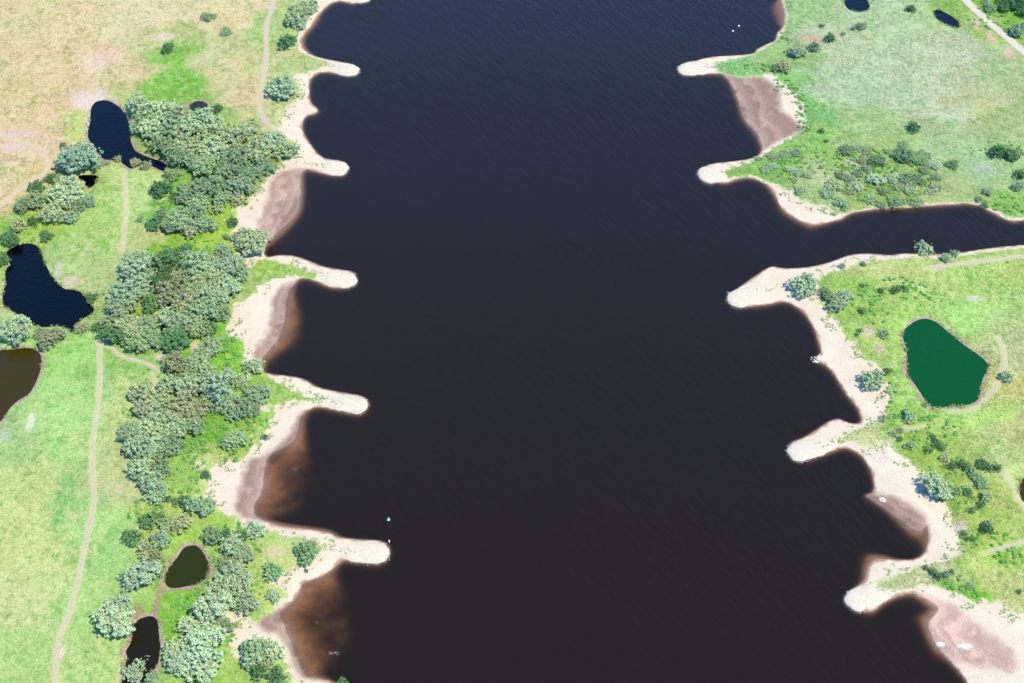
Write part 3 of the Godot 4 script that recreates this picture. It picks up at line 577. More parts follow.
func water(r: float, g: float, b: float, clear: float, waves := 7.0) -> StandardMaterial3D:
	var m := flat(r, g, b, 0.12)
	m.metallic_specular = 0.36 if waves > 10.0 else 0.29
	if clear > 0.0:
		m.transparency = BaseMaterial3D.TRANSPARENCY_ALPHA
		m.albedo_color.a = 1.0 - clear
	m.heightmap_enabled = true
	m.heightmap_texture = ripples
	m.heightmap_scale = waves
	return m

var ripples: ImageTexture

func river() -> void:
	var rn := noise(31, 80.0, 6)
	rn.fractal_gain = 0.6
	var ri := rn.get_seamless_image(512, 512)
	ripples = ImageTexture.create_from_image(ri)
	var st := SurfaceTool.new()
	st.begin(Mesh.PRIMITIVE_TRIANGLES)
	var step := 4
	var xs := [-6000.0]
	for i in range(0, NX, step):
		xs.append(X0 + i * CELL)
	xs.append(6000.0)
	var zs := [-6000.0]
	for j in range(0, NZ, step):
		zs.append(Z0 + j * CELL)
	zs.append(6000.0)
	var along := Vector2(0.45, 0.89)
	for j in zs.size() - 1:
		for i in xs.size() - 1:
			var wet := false
			for dj in range(0, step + 1):
				for di in range(0, step + 1):
					var gi := clampi((i - 1) * step + di, 0, NX - 1)
					var gj := clampi((j - 1) * step + dj, 0, NZ - 1)
					if river_d[gj * NX + gi] < 0.8:
						wet = true
			if not wet:
				continue
			for c in [[0, 0], [1, 0], [0, 1], [1, 0], [1, 1], [0, 1]]:
				var x: float = xs[i + c[0]]
				var z: float = zs[j + c[1]]
				st.set_normal(Vector3.UP)
				st.set_uv(Vector2((x * along.x + z * along.y) / 110.0, (x * along.y - z * along.x) / 32.0))
				st.add_vertex(Vector3(x, 0, z))
	st.index()
	st.generate_tangents()
	top("river", st.commit(), water(0.024, 0.014, 0.001, 0.76, 18.0), "structure")
	# the silt that clouds the river, as deep as the river is
	var silt := FogVolume.new()
	silt.name = "river_silt"
	silt.shape = RenderingServer.FOG_VOLUME_SHAPE_BOX
	silt.size = Vector3(12100, 7.0, 12100)
	silt.position = Vector3(0, -3.53, 0)
	var fm := FogMaterial.new()
	fm.density = 0.7
	fm.albedo = Color(0.010, 0.008, 0.006).linear_to_srgb()
	silt.material = fm
	silt.set_meta("kind", "stuff")
	add_child(silt)

func ponds() -> void:
	var kinds := [water(0.0005, 0.001, 0.002, 0), water(0.020, 0.014, 0.001, 0), water(0.012, 0.014, 0.006, 0), water(0.011, 0.015, 0.001, 0), water(0.001, 0.036, 0.006, 0), water(0.007, 0.006, 0.002, 0)]
	for p in PONDS:
		var o := line(p[2], true)
		var c := Vector2.ZERO
		for q in o:
			c += q / o.size()
		var grown := Geometry2D.offset_polygon(o, 1.3)
		if grown.size():
			o = grown[0]
		var t := Geometry2D.triangulate_polygon(o)
		var st := SurfaceTool.new()
		st.begin(Mesh.PRIMITIVE_TRIANGLES)
		for k in range(0, t.size(), 3):
			var v := [o[t[k]], o[t[k + 1]], o[t[k + 2]]]
			if (v[1] - v[0]).cross(v[2] - v[0]) < 0.0:
				v.reverse()
			for q: Vector2 in v:
				st.set_normal(Vector3.UP)
				st.set_uv(q / 24.0)
				st.add_vertex(Vector3(q.x - c.x, 0, q.y - c.y))
		st.index()
		st.generate_tangents()
		var w := top("pond", st.commit(), kinds[p[0]], "structure")
		w.position = Vector3(c.x, POND_LEVEL, c.y)
		tag(w, p[1])


# ---------------------------------------------------------------- tracks and road

func ribbon(st: SurfaceTool, p: PackedVector2Array, side: float, half: float, lift: float, ragged: float) -> void:
	var wob := noise(int(absf(p[0].x * 7.0)) + 5, 5.0, 2)
	for i in p.size() - 1:
		var q := []
		for k in [i, i + 1]:
			var d: Vector2 = (p[mini(k + 1, p.size() - 1)] - p[maxi(k - 1, 0)]).normalized()
			var n := Vector2(-d.y, d.x)
			var end := smooth(0.0, 4.0, minf(k, p.size() - 1 - k)) if ragged > 0.0 else 1.0
			for s in [-1.0, 1.0]:
				var off: float = side + s * half * end * (1.0 + ragged * wob.get_noise_2d(k * 1.2, s * 40.0 + side * 9.0))
				var c: Vector2 = p[k] + n * off
				q.append(Vector3(c.x, ground_at(c.x, c.y) + lift, c.y))
		for v in [0, 2, 1, 1, 2, 3]:
			st.set_uv(Vector2(q[v].x, q[v].z) / 9.0)
			st.add_vertex(q[v])

func tracks_and_road() -> void:
	var sand := flat(0.345, 0.285, 0.205)
	var nt := NoiseTexture2D.new()
	nt.width = 256
	nt.height = 256
	nt.seamless = true
	nt.noise = noise(41, 30.0, 4)
	var ramp := Gradient.new()
	ramp.set_color(0, Color(0.78, 0.78, 0.74))
	ramp.set_color(1, Color(1, 1, 1))
	nt.color_ramp = ramp
	sand.albedo_texture = nt
	var trodden: StandardMaterial3D = sand.duplicate()
	trodden.albedo_color = Color(0.325, 0.285, 0.205).linear_to_srgb()
	for t in TRACKS:
		var p := paced(line(t[3], false), 1.2)
		var st := SurfaceTool.new()
		st.begin(Mesh.PRIMITIVE_TRIANGLES)
		if t[1] == 1:
			ribbon(st, p, -0.95, t[0], 0.05, 0.9)
			ribbon(st, p, 0.95, t[0], 0.05, 0.9)
		else:
			ribbon(st, p, 0.0, t[0], 0.05, 0.9)
		st.generate_normals()
		tag(top("track", st.commit(), sand if t[1] == 1 else trodden, "structure"), t[2])
	var st := SurfaceTool.new()
	st.begin(Mesh.PRIMITIVE_TRIANGLES)
	var p := paced(line(ROAD_LINE, false), 1.5)
	for k in 4:
		ribbon(st, p, -2.25 + k * 1.5, 0.75, 0.10, 0.0)
	st.generate_normals()
	var asphalt := flat(0.37, 0.345, 0.30)
	asphalt.albedo_texture = nt
	tag(top("road", st.commit(), asphalt, "structure"), "straight pale grey paved road across the far meadow corner")


# ---------------------------------------------------------------- groynes

func stone_mesh(seed_: int) -> ArrayMesh:
	var r := RandomNumberGenerator.new()
	r.seed = seed_
	var st := SurfaceTool.new()
	st.begin(Mesh.PRIMITIVE_TRIANGLES)
	var rows := []
	for j in 5:
		var row := []
		for i in 6:
			var lat := -PI / 2 + PI * j / 4.0
			var lon := TAU * i / 6.0
			var q := Vector3(cos(lat) * cos(lon), sin(lat) * 0.62, cos(lat) * sin(lon)) * r.randf_range(0.75, 1.15)
			row.append(q if j > 0 and j < 4 else Vector3(0, q.y, 0))
		rows.append(row)
	st.set_smooth_group(-1)
	for j in 4:
		for i in 6:
			var a: Vector3 = rows[j][i]
			var b: Vector3 = rows[j][(i + 1) % 6]
			var c: Vector3 = rows[j + 1][i]
			var d: Vector3 = rows[j + 1][(i + 1) % 6]
			for v in [a, b, c, b, d, c]:
				st.add_vertex(v)
	st.generate_normals()
	return st.commit()

func groynes() -> void:
	var paving := flat(0.372, 0.338, 0.275)
	var nt := NoiseTexture2D.new()
	nt.width = 512
	nt.height = 512
	nt.seamless = true
	nt.noise = noise(51, 22.0, 4)
	nt.noise.noise_type = FastNoiseLite.TYPE_CELLULAR
	nt.noise.cellular_return_type = FastNoiseLite.RETURN_CELL_VALUE
	nt.noise.fractal_octaves = 2
	var ramp := Gradient.new()
	ramp.set_color(0, Color(0.86, 0.84, 0.78))
	ramp.set_color(1, Color(1, 1, 1))
	nt.color_ramp = ramp
	paving.albedo_texture = nt
	paving.uv1_triplanar = true
	paving.uv1_world_triplanar = true
	paving.uv1_scale = Vector3.ONE / 11.0
	paving.texture_repeat = true
	var stone := flat(0.46, 0.43, 0.36)
	stone.vertex_color_use_as_albedo = true
	stone.albedo_color = Color.WHITE
	var rock := stone_mesh(5)
	var names := ["with its head off the topmost bay", "with green tufts above the lone round tree", "below the upper willow grove", "beside the tall silver willow and pink mud bay", "between the two brown shoal bays", "with a lone round bush and a green buoy off its head", "below the narrow brown pond", "upstream of the bay with two white buoys", "with reedy root above the grey mud flat", "at the upper lip of the side channel mouth", "at the lower lip of the side channel mouth", "with bare pale head before the emerald pond", "with dark bushes along its sandy spit"]
	for gi in GROYNES.size():
		var a: Array = GROYNES[gi]
		var half: float = a[0] * 0.099
		var p := paced(line(a, false, 4, 1), 1.5)
		var n := p.size()
		var tip := p[n - 1]
		var root := thing("stone_groyne", "pale stone groyne " + names[gi], "groyne", Vector3(tip.x, 0, tip.y), "stone groynes along the river")
		var spine := []       # [centre, direction, how far from the root 0..1]
		for i in n:
			var d := (p[mini(i + 1, n - 1)] - p[maxi(i - 1, 0)]).normalized()
			spine.append([p[i], Vector2(-d.y, d.x), float(i) / (n - 1)])
		var last: Vector2 = (p[n - 1] - p[n - 2]).normalized()
		for k in range(1, 12):
			spine.append([tip, Vector2(-last.y, last.x).rotated(-PI * k / 12.0), 1.0])
		for i in range(n - 1, -1, -1):
			var d := (p[mini(i + 1, n - 1)] - p[maxi(i - 1, 0)]).normalized()
			spine.append([p[i], Vector2(d.y, -d.x), float(i) / (n - 1)])
		var wob := noise(60 + gi, 6.0, 3)
		var st := SurfaceTool.new()
		st.begin(Mesh.PRIMITIVE_TRIANGLES)
		var prof := [[0.0, 0.95], [0.45, 0.88], [0.75, 0.62], [0.93, 0.18], [1.02, -0.4], [1.12, -1.8]]
		var rows := []
		for s in spine:
			var row := []
			for q in prof:
				var w: float = half * lerpf(0.55, 1.0, smooth(0.0, 0.75, s[2])) * q[0]
				var c: Vector2 = s[0] + s[1] * w
				c += s[1] * 0.8 * wob.get_noise_2d(c.x, c.y) * q[0]
				var y: float = q[1] - lerpf(0.75, 0.0, smooth(0.1, 0.85, s[2]))
				y += 0.10 * wob.get_noise_2d(c.x * 3.0, c.y * 3.0)
				row.append(Vector3(c.x - tip.x, y, c.y - tip.y))
			rows.append(row)
		for i in rows.size() - 1:
			for k in prof.size() - 1:
				for v in [rows[i][k], rows[i][k + 1], rows[i + 1][k], rows[i + 1][k], rows[i][k + 1], rows[i + 1][k + 1]]:
					st.set_smooth_group(0)
					st.add_vertex(v)
		st.index()
		st.generate_normals()
		part("paving", st.commit(), paving, root)
		var mm := MultiMesh.new()
		mm.transform_format = MultiMesh.TRANSFORM_3D
		mm.use_colors = true
		mm.mesh = rock
		mm.instance_count = 90
		for i in 90:
			var f := 1.0 - pow(rng.randf(), 1.6) * 0.75
			var s: Array = spine[int(rng.randf() * (spine.size() - 1))]
			if s[2] < 0.45:
				s = spine[n + rng.randi_range(-3, 12)]
			var w: float = half * lerpf(0.55, 1.0, smooth(0.0, 0.75, s[2])) * lerpf(0.5, 1.05, f)
			var c: Vector2 = s[0] + s[1] * w + Vector2(rng.randf_range(-1, 1), rng.randf_range(-1, 1))
			var size := rng.randf_range(0.15, 0.36)
			var y := lerpf(0.85, -0.1, smooth(0.5, 1.02, lerpf(0.5, 1.05, f))) - lerpf(0.75, 0.0, smooth(0.1, 0.85, s[2]))
			mm.set_instance_transform(i, Transform3D(Basis(Vector3(rng.randf(), 1, rng.randf()).normalized(), rng.randf() * TAU).scaled(Vector3.ONE * size), Vector3(c.x - tip.x, y, c.y - tip.y)))
			var q := rng.randf_range(0.18, 0.36)
			mm.set_instance_color(i, Color(q, q * 0.94, q * 0.82))
		var mi := MultiMeshInstance3D.new()
		mi.name = "riprap"
		mi.multimesh = mm
		mi.material_override = stone
		mi.set_meta("kind", "stuff")
		root.add_child(mi)


# ---------------------------------------------------------------- trees and shrubs

# leaf sprays spread over many lobes; the crown stands on the ground at y = 0
func crown_mesh(seed_: int, radius: float, tall: float, lobes: int, leaf: float, cover: float, skirt: float) -> ArrayMesh:
	var r := RandomNumberGenerator.new()
	r.seed = seed_
	var vs := PackedVector3Array()
	var ns := PackedVector3Array()
	var cs := PackedColorArray()
	var lump := noise(seed_, 0.9, 2)
	var heads := []
	var count := r.randi_range(4, 6)
	for h in count:
		var a := TAU * h / count + r.randf_range(-0.5, 0.5)
		var off := radius * r.randf_range(0.34, 0.58) * (0.35 if h == 0 else 1.0)
		heads.append([Vector3(cos(a) * off, 0, sin(a) * off), radius * r.randf_range(0.40, 0.60), tall * r.randf_range(0.68, 1.0)])
	for l in lobes:
		# golden-angle places over the upper part of uneven domes
		var head: Array = heads[l % count]
		var f := (l / count + 0.5) / (lobes / float(count))
		var up := lerpf(1.0, -skirt, pow(f, 0.9))
		var ang := l * 2.39996 + r.randf_range(-0.6, 0.6)
		var ring := sqrt(maxf(0.0, 1.0 - up * up))
		var dir := Vector3(cos(ang) * ring, up, sin(ang) * ring)
		var swell := 1.0 + 0.85 * lump.get_noise_3dv(dir * 0.9 + head[0])
		var lr := radius * r.randf_range(0.045, 0.135)
		var hr: float = head[1]
		var ht: float = head[2]
		var c: Vector3 = head[0] + Vector3(dir.x * (hr - lr * 0.6) * swell, 0, dir.z * (hr - lr * 0.6) * swell)
		c.y = maxf(lr * 0.4, ht * 0.45 + dir.y * (ht * 0.55 - lr * 0.7) * swell)
		c += Vector3(r.randf_range(-1, 1), r.randf_range(-1, 1), r.randf_range(-1, 1)) * lr * 0.5 - dir * hr * 0.5 * pow(r.randf(), 2.2)
		var tone := r.randf_range(0.72, 1.25)
		var warm := r.randf_range(0.94, 1.07)
		var sprays := int(cover * 7.0 * lr * lr / (leaf * leaf))
		for i in sprays:
			var d := Vector3(r.randfn(), r.randfn() * 0.9 + 0.35, r.randfn()).normalized()
			d = (d + dir * 0.45).normalized()
			var q := c + d * Vector3(1, 0.85, 1) * lr * r.randf_range(0.72, 1.08)
			var n := (d + Vector3(r.randfn(), r.randfn(), r.randfn()) * 0.6).normalized()
			var t := n.cross(Vector3(r.randfn(), r.randfn(), r.randfn())).normalized()
			var b := n.cross(t)
			var ll := leaf * r.randf_range(0.7, 1.35)
			t *= ll
			b *= ll * 0.5
			var g := tone * r.randf_range(0.85, 1.15)
			var col := Color(g * warm, g, g / warm)
			var drop := -n * ll * 0.25
			for v in [q - t + drop, q + b, q + t + drop, q - t + drop, q + t + drop, q - b]:
				vs.append(v)
				ns.append(n)
				cs.append(col)
	var arr := []
	arr.resize(Mesh.ARRAY_MAX)
	arr[Mesh.ARRAY_VERTEX] = vs
	arr[Mesh.ARRAY_NORMAL] = ns
	arr[Mesh.ARRAY_COLOR] = cs
	var m := ArrayMesh.new()
	m.add_surface_from_arrays(Mesh.PRIMITIVE_TRIANGLES, arr)
	return m

func limb(st: SurfaceTool, a: Vector3, b: Vector3, ra: float, rb: float) -> void:
	var d := (b - a).normalized()
	var u := d.cross(Vector3(0.3, 0.1, 1)).normalized()
	var w := d.cross(u)
	for i in 6:
		var p0 := u * cos(TAU * i / 6.0) + w * sin(TAU * i / 6.0)
		var p1 := u * cos(TAU * (i + 1) / 6.0) + w * sin(TAU * (i + 1) / 6.0)
		for v in [a + p0 * ra, a + p1 * ra, b + p0 * rb, a + p1 * ra, b + p1 * rb, b + p0 * rb]:
			st.add_vertex(v)

func trunk_mesh(seed_: int, radius: float, tall: float) -> ArrayMesh:
	var r := RandomNumberGenerator.new()
	r.seed = seed_
	var st := SurfaceTool.new()
	st.begin(Mesh.PRIMITIVE_TRIANGLES)
	var thick := tall * 0.035
	var fork := Vector3(r.randf_range(-0.3, 0.3), tall * 0.3, r.randf_range(-0.3, 0.3))
	limb(st, Vector3(0, -0.4, 0), fork, thick * 1.3, thick)
	for i in 6:
		var a := TAU * i / 6.0 + r.randf_range(-0.4, 0.4)
		var reach := radius * r.randf_range(0.45, 0.7)
		var e := Vector3(cos(a) * reach, tall * r.randf_range(0.55, 0.8), sin(a) * reach)
		var mid := fork.lerp(e, 0.5) + Vector3(0, tall * 0.05, 0)
		limb(st, fork, mid, thick * 0.65, thick * 0.42)
		limb(st, mid, e, thick * 0.42, thick * 0.15)
	st.generate_normals()
	return st.commit()

func leaf_material(r: float, g: float, b: float) -> StandardMaterial3D:
	var m := flat(r, g, b, 0.6)
	m.vertex_color_use_as_albedo = true
	m.metallic_specular = 0.3
	m.backlight_enabled = true
	m.backlight = Color(0.32, 0.36, 0.2)
	return m

func trees() -> void:
	var big := []
	var mid := []
	var bush := []
	for i in 5:
		big.append([crown_mesh(100 + i, 7.5, 9.0, 360, 0.31, 1.0, 0.25), trunk_mesh(100 + i, 7.5, 9.0)])
	for i in 5:
		mid.append([crown_mesh(200 + i, 4.6, 5.6, 215, 0.27, 1.0, 0.35), trunk_mesh(200 + i, 4.6, 5.6)])
	for i in 4:
		bush.append([crown_mesh(300 + i, 2.5, 2.9, 105, 0.21, 1.0, 0.5), trunk_mesh(300 + i, 2.5, 3.0)])
	var tints := [Color(0.30, 0.405, 0.215), Color(0.23, 0.335, 0.16), Color(0.090, 0.195, 0.070), Color(0.27, 0.31, 0.15), Color(0.215, 0.335, 0.205), Color(0.21, 0.34, 0.14), Color(0.155, 0.26, 0.115), Color(0.33, 0.435, 0.245)]
	var leaves := []
	for c: Color in tints:
		var row := []
		for k in 6:
			var q := [1.0, 0.86, 1.1, 0.94, 0.8, 1.05][k] as float
			var warm := [1.0, 0.95, 1.03, 1.07, 1.0, 0.96][k] as float
			row.append(leaf_material(c.r * q * warm, c.g * q, c.b * q / warm))
		leaves.append(row)
	var look := ["silvery grey-green willow", "dull green willow", "dark green leafy", "olive yellow-green", "mottled pale green round", "fresh light green round", "mid green leafy", "pale silver willow"]
	var bark := flat(0.10, 0.08, 0.06)
	for zone in TREES:
		for t: Array in zone[2]:
			var wide: float = t[2] * 0.1
			var set_: Array = big if wide > 11.5 else mid if wide > 6.5 else bush
			var own: float = 15.0 if wide > 11.5 else 9.2 if wide > 6.5 else 5.0
			var is_tree := wide > 8.5
			var kind := "tree" if is_tree else "bush"
			var called: String = (["willow", "willow", "leafy", "olive", "leafy", "leafy", "leafy", "willow"][t[3]]) + "_" + kind
			var proto: Array = set_[rng.randi() % set_.size()]
			var x: float = t[0] * 0.1
			var z: float = t[1] * 0.1
			var label := "%s%s %s %s" % ["broad " if wide > 16.0 else "small " if is_tree and wide < 11.5 else "low " if wide < 5.5 else "", look[t[3]], kind, zone[0]]
			var o := thing(called, label, kind, Vector3(x, ground_at(x, z) - 0.05, z), zone[1])
			var s := wide / own * 1.08
			o.rotation.y = rng.randf() * TAU
			var squat := 0.62 if zone[1] == "scrub above the side channel" else 1.0
			o.scale = Vector3(s * rng.randf_range(0.94, 1.08), s * squat * rng.randf_range(0.85, 1.12), s * rng.randf_range(0.94, 1.08))
			part("trunk", proto[1], bark, o)
			part("crown", proto[0], leaves[t[3]][rng.randi() % 6], o)


# ---------------------------------------------------------------- small things

func lathe(profile: Array, sides := 14) -> ArrayMesh:
	var st := SurfaceTool.new()
	st.begin(Mesh.PRIMITIVE_TRIANGLES)
	for i in sides:
		var a := TAU * i / sides
		var b := TAU * (i + 1) / sides
		for k in profile.size() - 1:
			var p: Vector2 = profile[k]
			var q: Vector2 = profile[k + 1]
			var v0 := Vector3(cos(a) * p.x, p.y, sin(a) * p.x)
			var v1 := Vector3(cos(b) * p.x, p.y, sin(b) * p.x)
			var v2 := Vector3(cos(a) * q.x, q.y, sin(a) * q.x)
			var v3 := Vector3(cos(b) * q.x, q.y, sin(b) * q.x)
			for v in [v0, v2, v1, v1, v2, v3]:
				st.add_vertex(v)
	st.generate_normals()
	return st.commit()

func branch_mesh(seed_: int, reach: float, count: int) -> ArrayMesh:
	var r := RandomNumberGenerator.new()
	r.seed = seed_
	var st := SurfaceTool.new()
	st.begin(Mesh.PRIMITIVE_TRIANGLES)
	for i in count:
		var a := r.randf_range(-0.5, 0.5) + (PI if i % 2 else 0.0)
		var s := Vector3(r.randf_range(-0.3, 0.3) * reach, r.randf_range(-0.2, 0.1), r.randf_range(-0.3, 0.3) * reach)
		var e := s + Vector3(cos(a), r.randf_range(0.0, 0.25), sin(a)) * reach * r.randf_range(0.5, 1.0)
		limb(st, s, e, 0.14, 0.05)
		for k in 2:
			var m := s.lerp(e, r.randf_range(0.3, 0.8))
			limb(st, m, m + Vector3(r.randf_range(-1, 1), r.randf_range(0, 0.4), r.randf_range(-1, 1)) * reach * 0.3, 0.08, 0.03)
	st.generate_normals()
	return st.commit()

func small_things() -> void:
	var green := flat(0.03, 0.50, 0.33, 0.45)
	var white := flat(0.75, 0.75, 0.72, 0.5)
	var b := thing("channel_buoy", "green conical channel buoy floating off the lone-bush groyne head", "buoy", Vector3(-61.8, 0, 192.3))
	part("float", lathe([Vector2(0, -0.5), Vector2(0.9, -0.4), Vector2(1.0, 0.1), Vector2(0.85, 0.35), Vector2(0, 0.4)]), white, b)
	part("cone", lathe([Vector2(0.8, 0.38), Vector2(0.45, 1.6), Vector2(0.12, 2.4), Vector2(0, 2.45)]), green, b)
	part("topmark", lathe([Vector2(0, 2.5), Vector2(0.38, 2.52), Vector2(0, 3.2)], 10), green, b)
	b.scale = Vector3.ONE * 0.7
	var w := thing("marker_post", "white marker post at the water's edge of the lone-bush groyne", "post", Vector3(-60.6, 0.1, 206.0))
	part("pole", lathe([Vector2(0.12, -0.5), Vector2(0.12, 1.4), Vector2(0, 1.4)], 8), white, w)
	part("cap", lathe([Vector2(0.3, 1.35), Vector2(0.34, 1.6), Vector2(0, 1.9)], 8), white, w)
	for p in [Vector3(152.8, 0, -215.0), Vector3(157.5, 0, -220.8)]:
		var o := thing("white_buoy", "small round white buoy floating in the upper right bay", "buoy", p, "white buoys in the upper right bay")
		part("float", lathe([Vector2(0, -0.4), Vector2(0.6, -0.2), Vector2(0.75, 0.2), Vector2(0.5, 0.6), Vector2(0, 0.75)]), white, o)
		o.scale = Vector3.ONE * 0.75
		part("ring", lathe([Vector2(0.06, 0.7), Vector2(0.2, 0.75), Vector2(0.06, 0.95)], 8), white, o)
	var wood := flat(0.11, 0.085, 0.065)
	var pale := flat(0.20, 0.175, 0.15)
	var post := thing("mooring_stake", "dark wooden stake standing at the top of the large dark pond", "stake", Vector3(-282.9, 0.3, -6.2))
	part("stem", lathe([Vector2(0.28, -0.8), Vector2(0.24, 1.2), Vector2(0.18, 2.6), Vector2(0, 2.7)], 8), wood, post)
	part("stub", branch_mesh(9, 1.2, 2), wood, post)
	var heap := [[Vector3(-112.3, -0.3, 160.9), 3.0, 12, "dark sunken branch heap in the brown shoal below the middle left groyne", wood],
		[Vector3(-92.7, -0.35, 250.8), 2.2, 9, "small dark sunken branch heap in the lowest brown shoal", wood],
		[Vector3(-82.4, -0.05, 267.2), 2.6, 5, "bleached dead branch breaking the water below the lowest brown shoal", pale],
		[Vector3(-169.1, 0.2, 268.8), 1.8, 4, "fallen dead branch in the narrow brown pond", pale]]
	for i in heap.size():
		var o := top("dead_branch", branch_mesh(20 + i, heap[i][1], heap[i][2]), heap[i][4])
		o.position = heap[i][0]
		tag(o, heap[i][3], "branch")
	# heaps of pale stones on the right beaches
	var st_pale := flat(0.40, 0.37, 0.31)
	var heaps := [[Vector3(169.0, 0, 86.0), 4.6, 3.2, "pale stone heap jutting from the long curved beach into the water"],
		[Vector3(187.7, 0, 180.4), 2.2, 1.2, "small pale stone heap on the mud tongue below the big willow"]]
	for i in heaps.size():
		var q: Vector3 = heaps[i][0]
		q.y = maxf(ground_at(q.x, q.z), -0.1)
		var o := thing("stone_heap", heaps[i][3], "stones", q)
		var r := RandomNumberGenerator.new()
		r.seed = 70 + i
		for k in 34:
			var a := r.randf() * TAU
			var d := sqrt(r.randf())
			var s := part("stone", stone_mesh(80 + k % 3), st_pale, o)
			s.position = Vector3(cos(a) * d * heaps[i][1], 0.25 * (1.0 - d), sin(a) * d * heaps[i][2])
			s.scale = Vector3(1, 0.6, 1) * r.randf_range(0.25, 0.55)
			s.rotation.y = r.randf() * TAU


# ---------------------------------------------------------------- grass and low plants

func tuft_mesh(blades: int, wide: float, tall: float, seed_: int, leafy: bool) -> ArrayMesh:
	var r := RandomNumberGenerator.new()
	r.seed = seed_
	var vs := PackedVector3Array()
	var ns := PackedVector3Array()
	for i in blades:
		var a := r.randf() * TAU
		var c := Vector3(cos(a), 0, sin(a)) * wide * 0.5 * sqrt(r.randf())
		var y := tall * r.randf_range(0.4, 1.0)
		var n := Vector3(r.randfn() * 0.4, 1, r.randfn() * 0.4).normalized()
		if leafy:
			var t := n.cross(Vector3(r.randfn(), 0, r.randfn())).normalized() * wide * r.randf_range(0.16, 0.26)
			var b := n.cross(t) * 0.7
			var q := c + Vector3(0, y, 0)
			for v in [q - t, q + b, q + t, q - t, q + t, q - b]:
				vs.append(v)
				ns.append(n)
		else:
			var side := Vector3(cos(a + 1.6), 0, sin(a + 1.6)) * wide * 0.09
			var lean := Vector3(cos(a), 0, sin(a)) * wide * 0.35 + Vector3(0, y, 0)
			for v in [c - side, c + lean, c + side]:
				vs.append(v)
				ns.append(n)
	var arr := []
	arr.resize(Mesh.ARRAY_MAX)
	arr[Mesh.ARRAY_VERTEX] = vs
	arr[Mesh.ARRAY_NORMAL] = ns
	var m := ArrayMesh.new()
	m.add_surface_from_arrays(Mesh.PRIMITIVE_TRIANGLES, arr)
	return m

func scatter(called: String, label: String, mesh: Mesh, where: Array, cols: PackedColorArray) -> void:
	var mm := MultiMesh.new()
	mm.transform_format = MultiMesh.TRANSFORM_3D
	mm.use_colors = true
	mm.mesh = mesh
	mm.instance_count = where.size()
	for i in where.size():
		mm.set_instance_transform(i, where[i])
		mm.set_instance_color(i, cols[i])
	var m := StandardMaterial3D.new()
	m.vertex_color_use_as_albedo = true
	m.roughness = 0.8
	m.metallic_specular = 0.2
	m.backlight_enabled = true
	m.backlight = Color(0.3, 0.3, 0.2)
	var o := MultiMeshInstance3D.new()
	o.name = called
	o.multimesh = mm
	o.material_override = m
	o.set_meta("kind", "stuff")
	tag(o, label)
	add_child(o)

func groyne_and_pond_plants() -> void:
	var where := []
	var cols := PackedColorArray()
	for a: Array in GROYNES:
		var p := paced(line(a, false, 4, 1), 0.5)
		for i in 46:
			var k := int(p.size() * pow(rng.randf(), 1.3) * 0.72)
			var c := p[k] + Vector2(rng.randfn(), rng.randfn()) * Vector2(2.2, 0.9)
			var d := at_field(river_d, c.x, c.y)
			if d < 2.0:
				continue
			var s := rng.randf_range(0.35, 0.95)
			var t := smooth(0.1, 0.85, float(k) / p.size())
			where.append(Transform3D(Basis(Vector3.UP, rng.randf() * TAU).scaled(Vector3(s, s * 0.7, s)), Vector3(c.x, maxf(ground_at(c.x, c.y), lerpf(0.15, 0.85, t)) - 0.03, c.y)))
			var q := rng.randf_range(0.7, 1.2)
			cols.append(Color(0.15 * q, 0.21 * q, 0.07 * q))
	scatter("groyne_plant", "small green plants rooted along the groyne crests", tuft_mesh(14, 1.2, 0.4, 6, true), where, cols)
	where = []
	cols = PackedColorArray()
	var gaps := noise(95, 14.0, 2)
	for pi in PONDS.size():
		var bare: bool = pi in [0, 3, 4, 5, 6, 9]
		var o := line(PONDS[pi][2], true)
		o.append(o[0])
		for c in paced(o, 0.45):
			if gaps.get_noise_2d(c.x, c.y) < (0.18 if bare else -0.22):
				continue
			var q := c + Vector2(rng.randfn(), rng.randfn()) * 0.9
			var d := at_field(pond_d, q.x, q.y)
			if d < -0.6 or d > 3.2:
				continue
			var s := rng.randf_range(0.7, 1.5)
			where.append(Transform3D(Basis(Vector3.UP, rng.randf() * TAU).scaled(Vector3(s, s * 1.3, s)), Vector3(q.x, maxf(ground_at(q.x, q.y), 0.15) - 0.05, q.y)))
			var t := rng.randf()
			cols.append(Color(lerpf(0.09, 0.24, t), lerpf(0.19, 0.26, t), lerpf(0.05, 0.12, t)))
	scatter("reed", "green and straw coloured reeds along the pond margins", tuft_mesh(16, 0.9, 0.9, 8, false), where, cols)

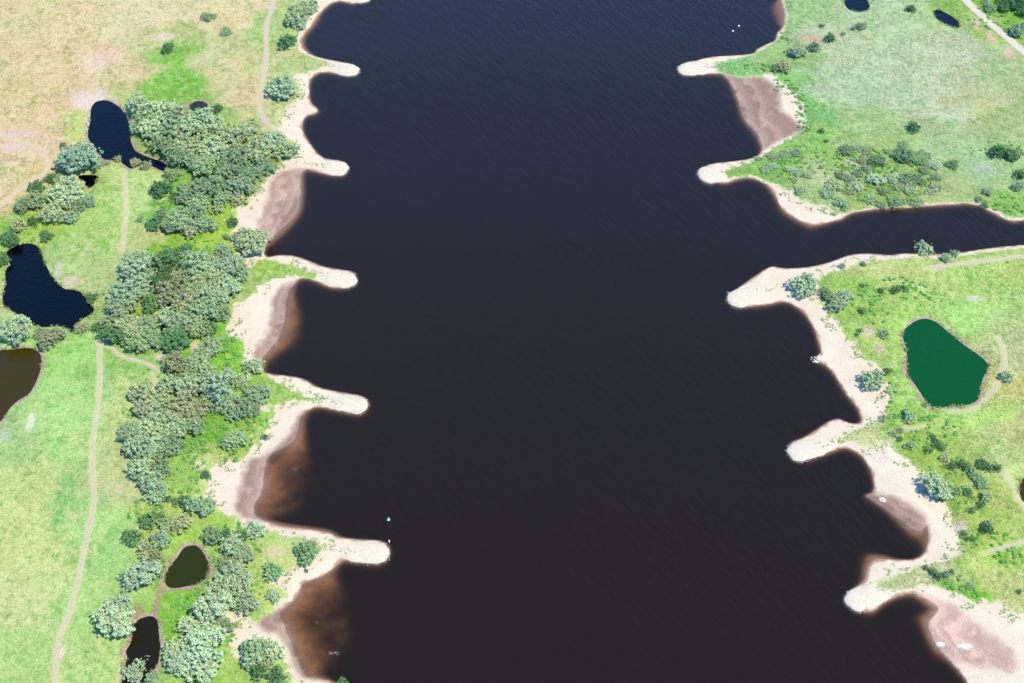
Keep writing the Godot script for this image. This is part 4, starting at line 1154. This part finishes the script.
func low_plants() -> void:
	groyne_and_pond_plants()
	var where := []
	var cols := PackedColorArray()
	var rough := noise(91, 26.0, 3)
	while where.size() < 170000:
		var x := rng.randf_range(-385.0, 385.0)
		var z := rng.randf_range(-275.0, 300.0)
		if absf(x) > 385.0 - maxf(0.0, z + 250.0) * 0.2 or at_field(green_d, x, z) < 0.8 or at_field(pond_d, x, z) < 1.5 or at_field(track_d, x, z) < 1.9:
			continue
		var dens := 0.5 + rough.get_noise_2d(x, z) + (0.25 if x > 0.0 else 0.0)
		if rng.randf() > dens:
			continue
		var s := rng.randf_range(0.6, 1.25) * (1.15 if x > 0.0 else 0.9)
		where.append(Transform3D(Basis(Vector3.UP, rng.randf() * TAU).scaled(Vector3(s, s * rng.randf_range(0.6, 1.2), s)), Vector3(x, ground_at(x, z) - 0.03, z)))
		var c := splat.get_pixel(clampi(int(((x - X0) / CELL + 0.5) / NX * TW), 0, TW - 1), clampi(int(((z - Z0) / CELL + 0.5) / NZ * TH), 0, TH - 1)).srgb_to_linear()
		var q := rng.randf_range(0.7, 1.3)
		var pale := rng.randf() * (0.38 if x > 0.0 and z < 0.0 else 0.1)
		cols.append(Color(lerpf(c.r * q * 0.95, 0.36, pale), lerpf(c.g * q, 0.36, pale), lerpf(c.b * q * 0.95, 0.29, pale)))
	scatter("meadow_grass", "tufted meadow grass, straw coloured to green", tuft_mesh(9, 0.95, 0.42, 3, false), where, cols)
	where = []
	cols = PackedColorArray()
	for p: Array in LUSH_PATCHES:
		var n := int(PI * p[2] * p[3] * p[4] * 0.42)
		for i in n:
			var a := rng.randf() * TAU
			var d := pow(rng.randf(), 0.6)
			var x: float = p[0] + cos(a) * d * p[2] * 1.1
			var z: float = p[1] + sin(a) * d * p[3] * 1.1
			if rough.get_noise_2d(x * 4.0, z * 4.0) < -0.05 or at_field(river_d, x, z) < 2.5 or at_field(pond_d, x, z) < 1.6 or at_field(track_d, x, z) < 1.6:
				continue
			var s := rng.randf_range(0.5, 1.45)
			where.append(Transform3D(Basis(Vector3.UP, rng.randf() * TAU).scaled(Vector3(s, s * 0.8, s)), Vector3(x, ground_at(x, z) - 0.03, z)))
			var q := rng.randf_range(0.7, 1.25)
			var olive := rng.randf()
			cols.append(Color(0.05, 0.175, 0.03).lerp(Color(0.12, 0.235, 0.055), olive) * q)
	scatter("ground_cover", "bright green broad-leaved plants growing low among sand and scrub", tuft_mesh(22, 1.5, 0.8, 5, true), where, cols)
	# sparse plants dotted over the spits and beaches
	where = []
	cols = PackedColorArray()
	while where.size() < 2600:
		var x := rng.randf_range(-160.0, 250.0)
		var z := rng.randf_range(-230.0, 290.0)
		var g := at_field(green_d, x, z)
		if g > 0.5 or g < -7.0 or at_field(river_d, x, z) < 2.6 or at_field(mud_d, x, z) > -2.0 or rough.get_noise_2d(x * 3.0, z * 3.0) < 0.12 + absf(g) * 0.03:
			continue
		var s := rng.randf_range(0.35, 1.0)
		where.append(Transform3D(Basis(Vector3.UP, rng.randf() * TAU).scaled(Vector3(s, s * 0.7, s)), Vector3(x, ground_at(x, z) - 0.02, z)))
		var q := rng.randf_range(0.7, 1.2)
		cols.append(Color(0.14 * q, 0.22 * q, 0.07 * q))
	scatter("beach_plant", "small green plants dotted over the sandy spits", tuft_mesh(14, 1.2, 0.4, 6, true), where, cols)
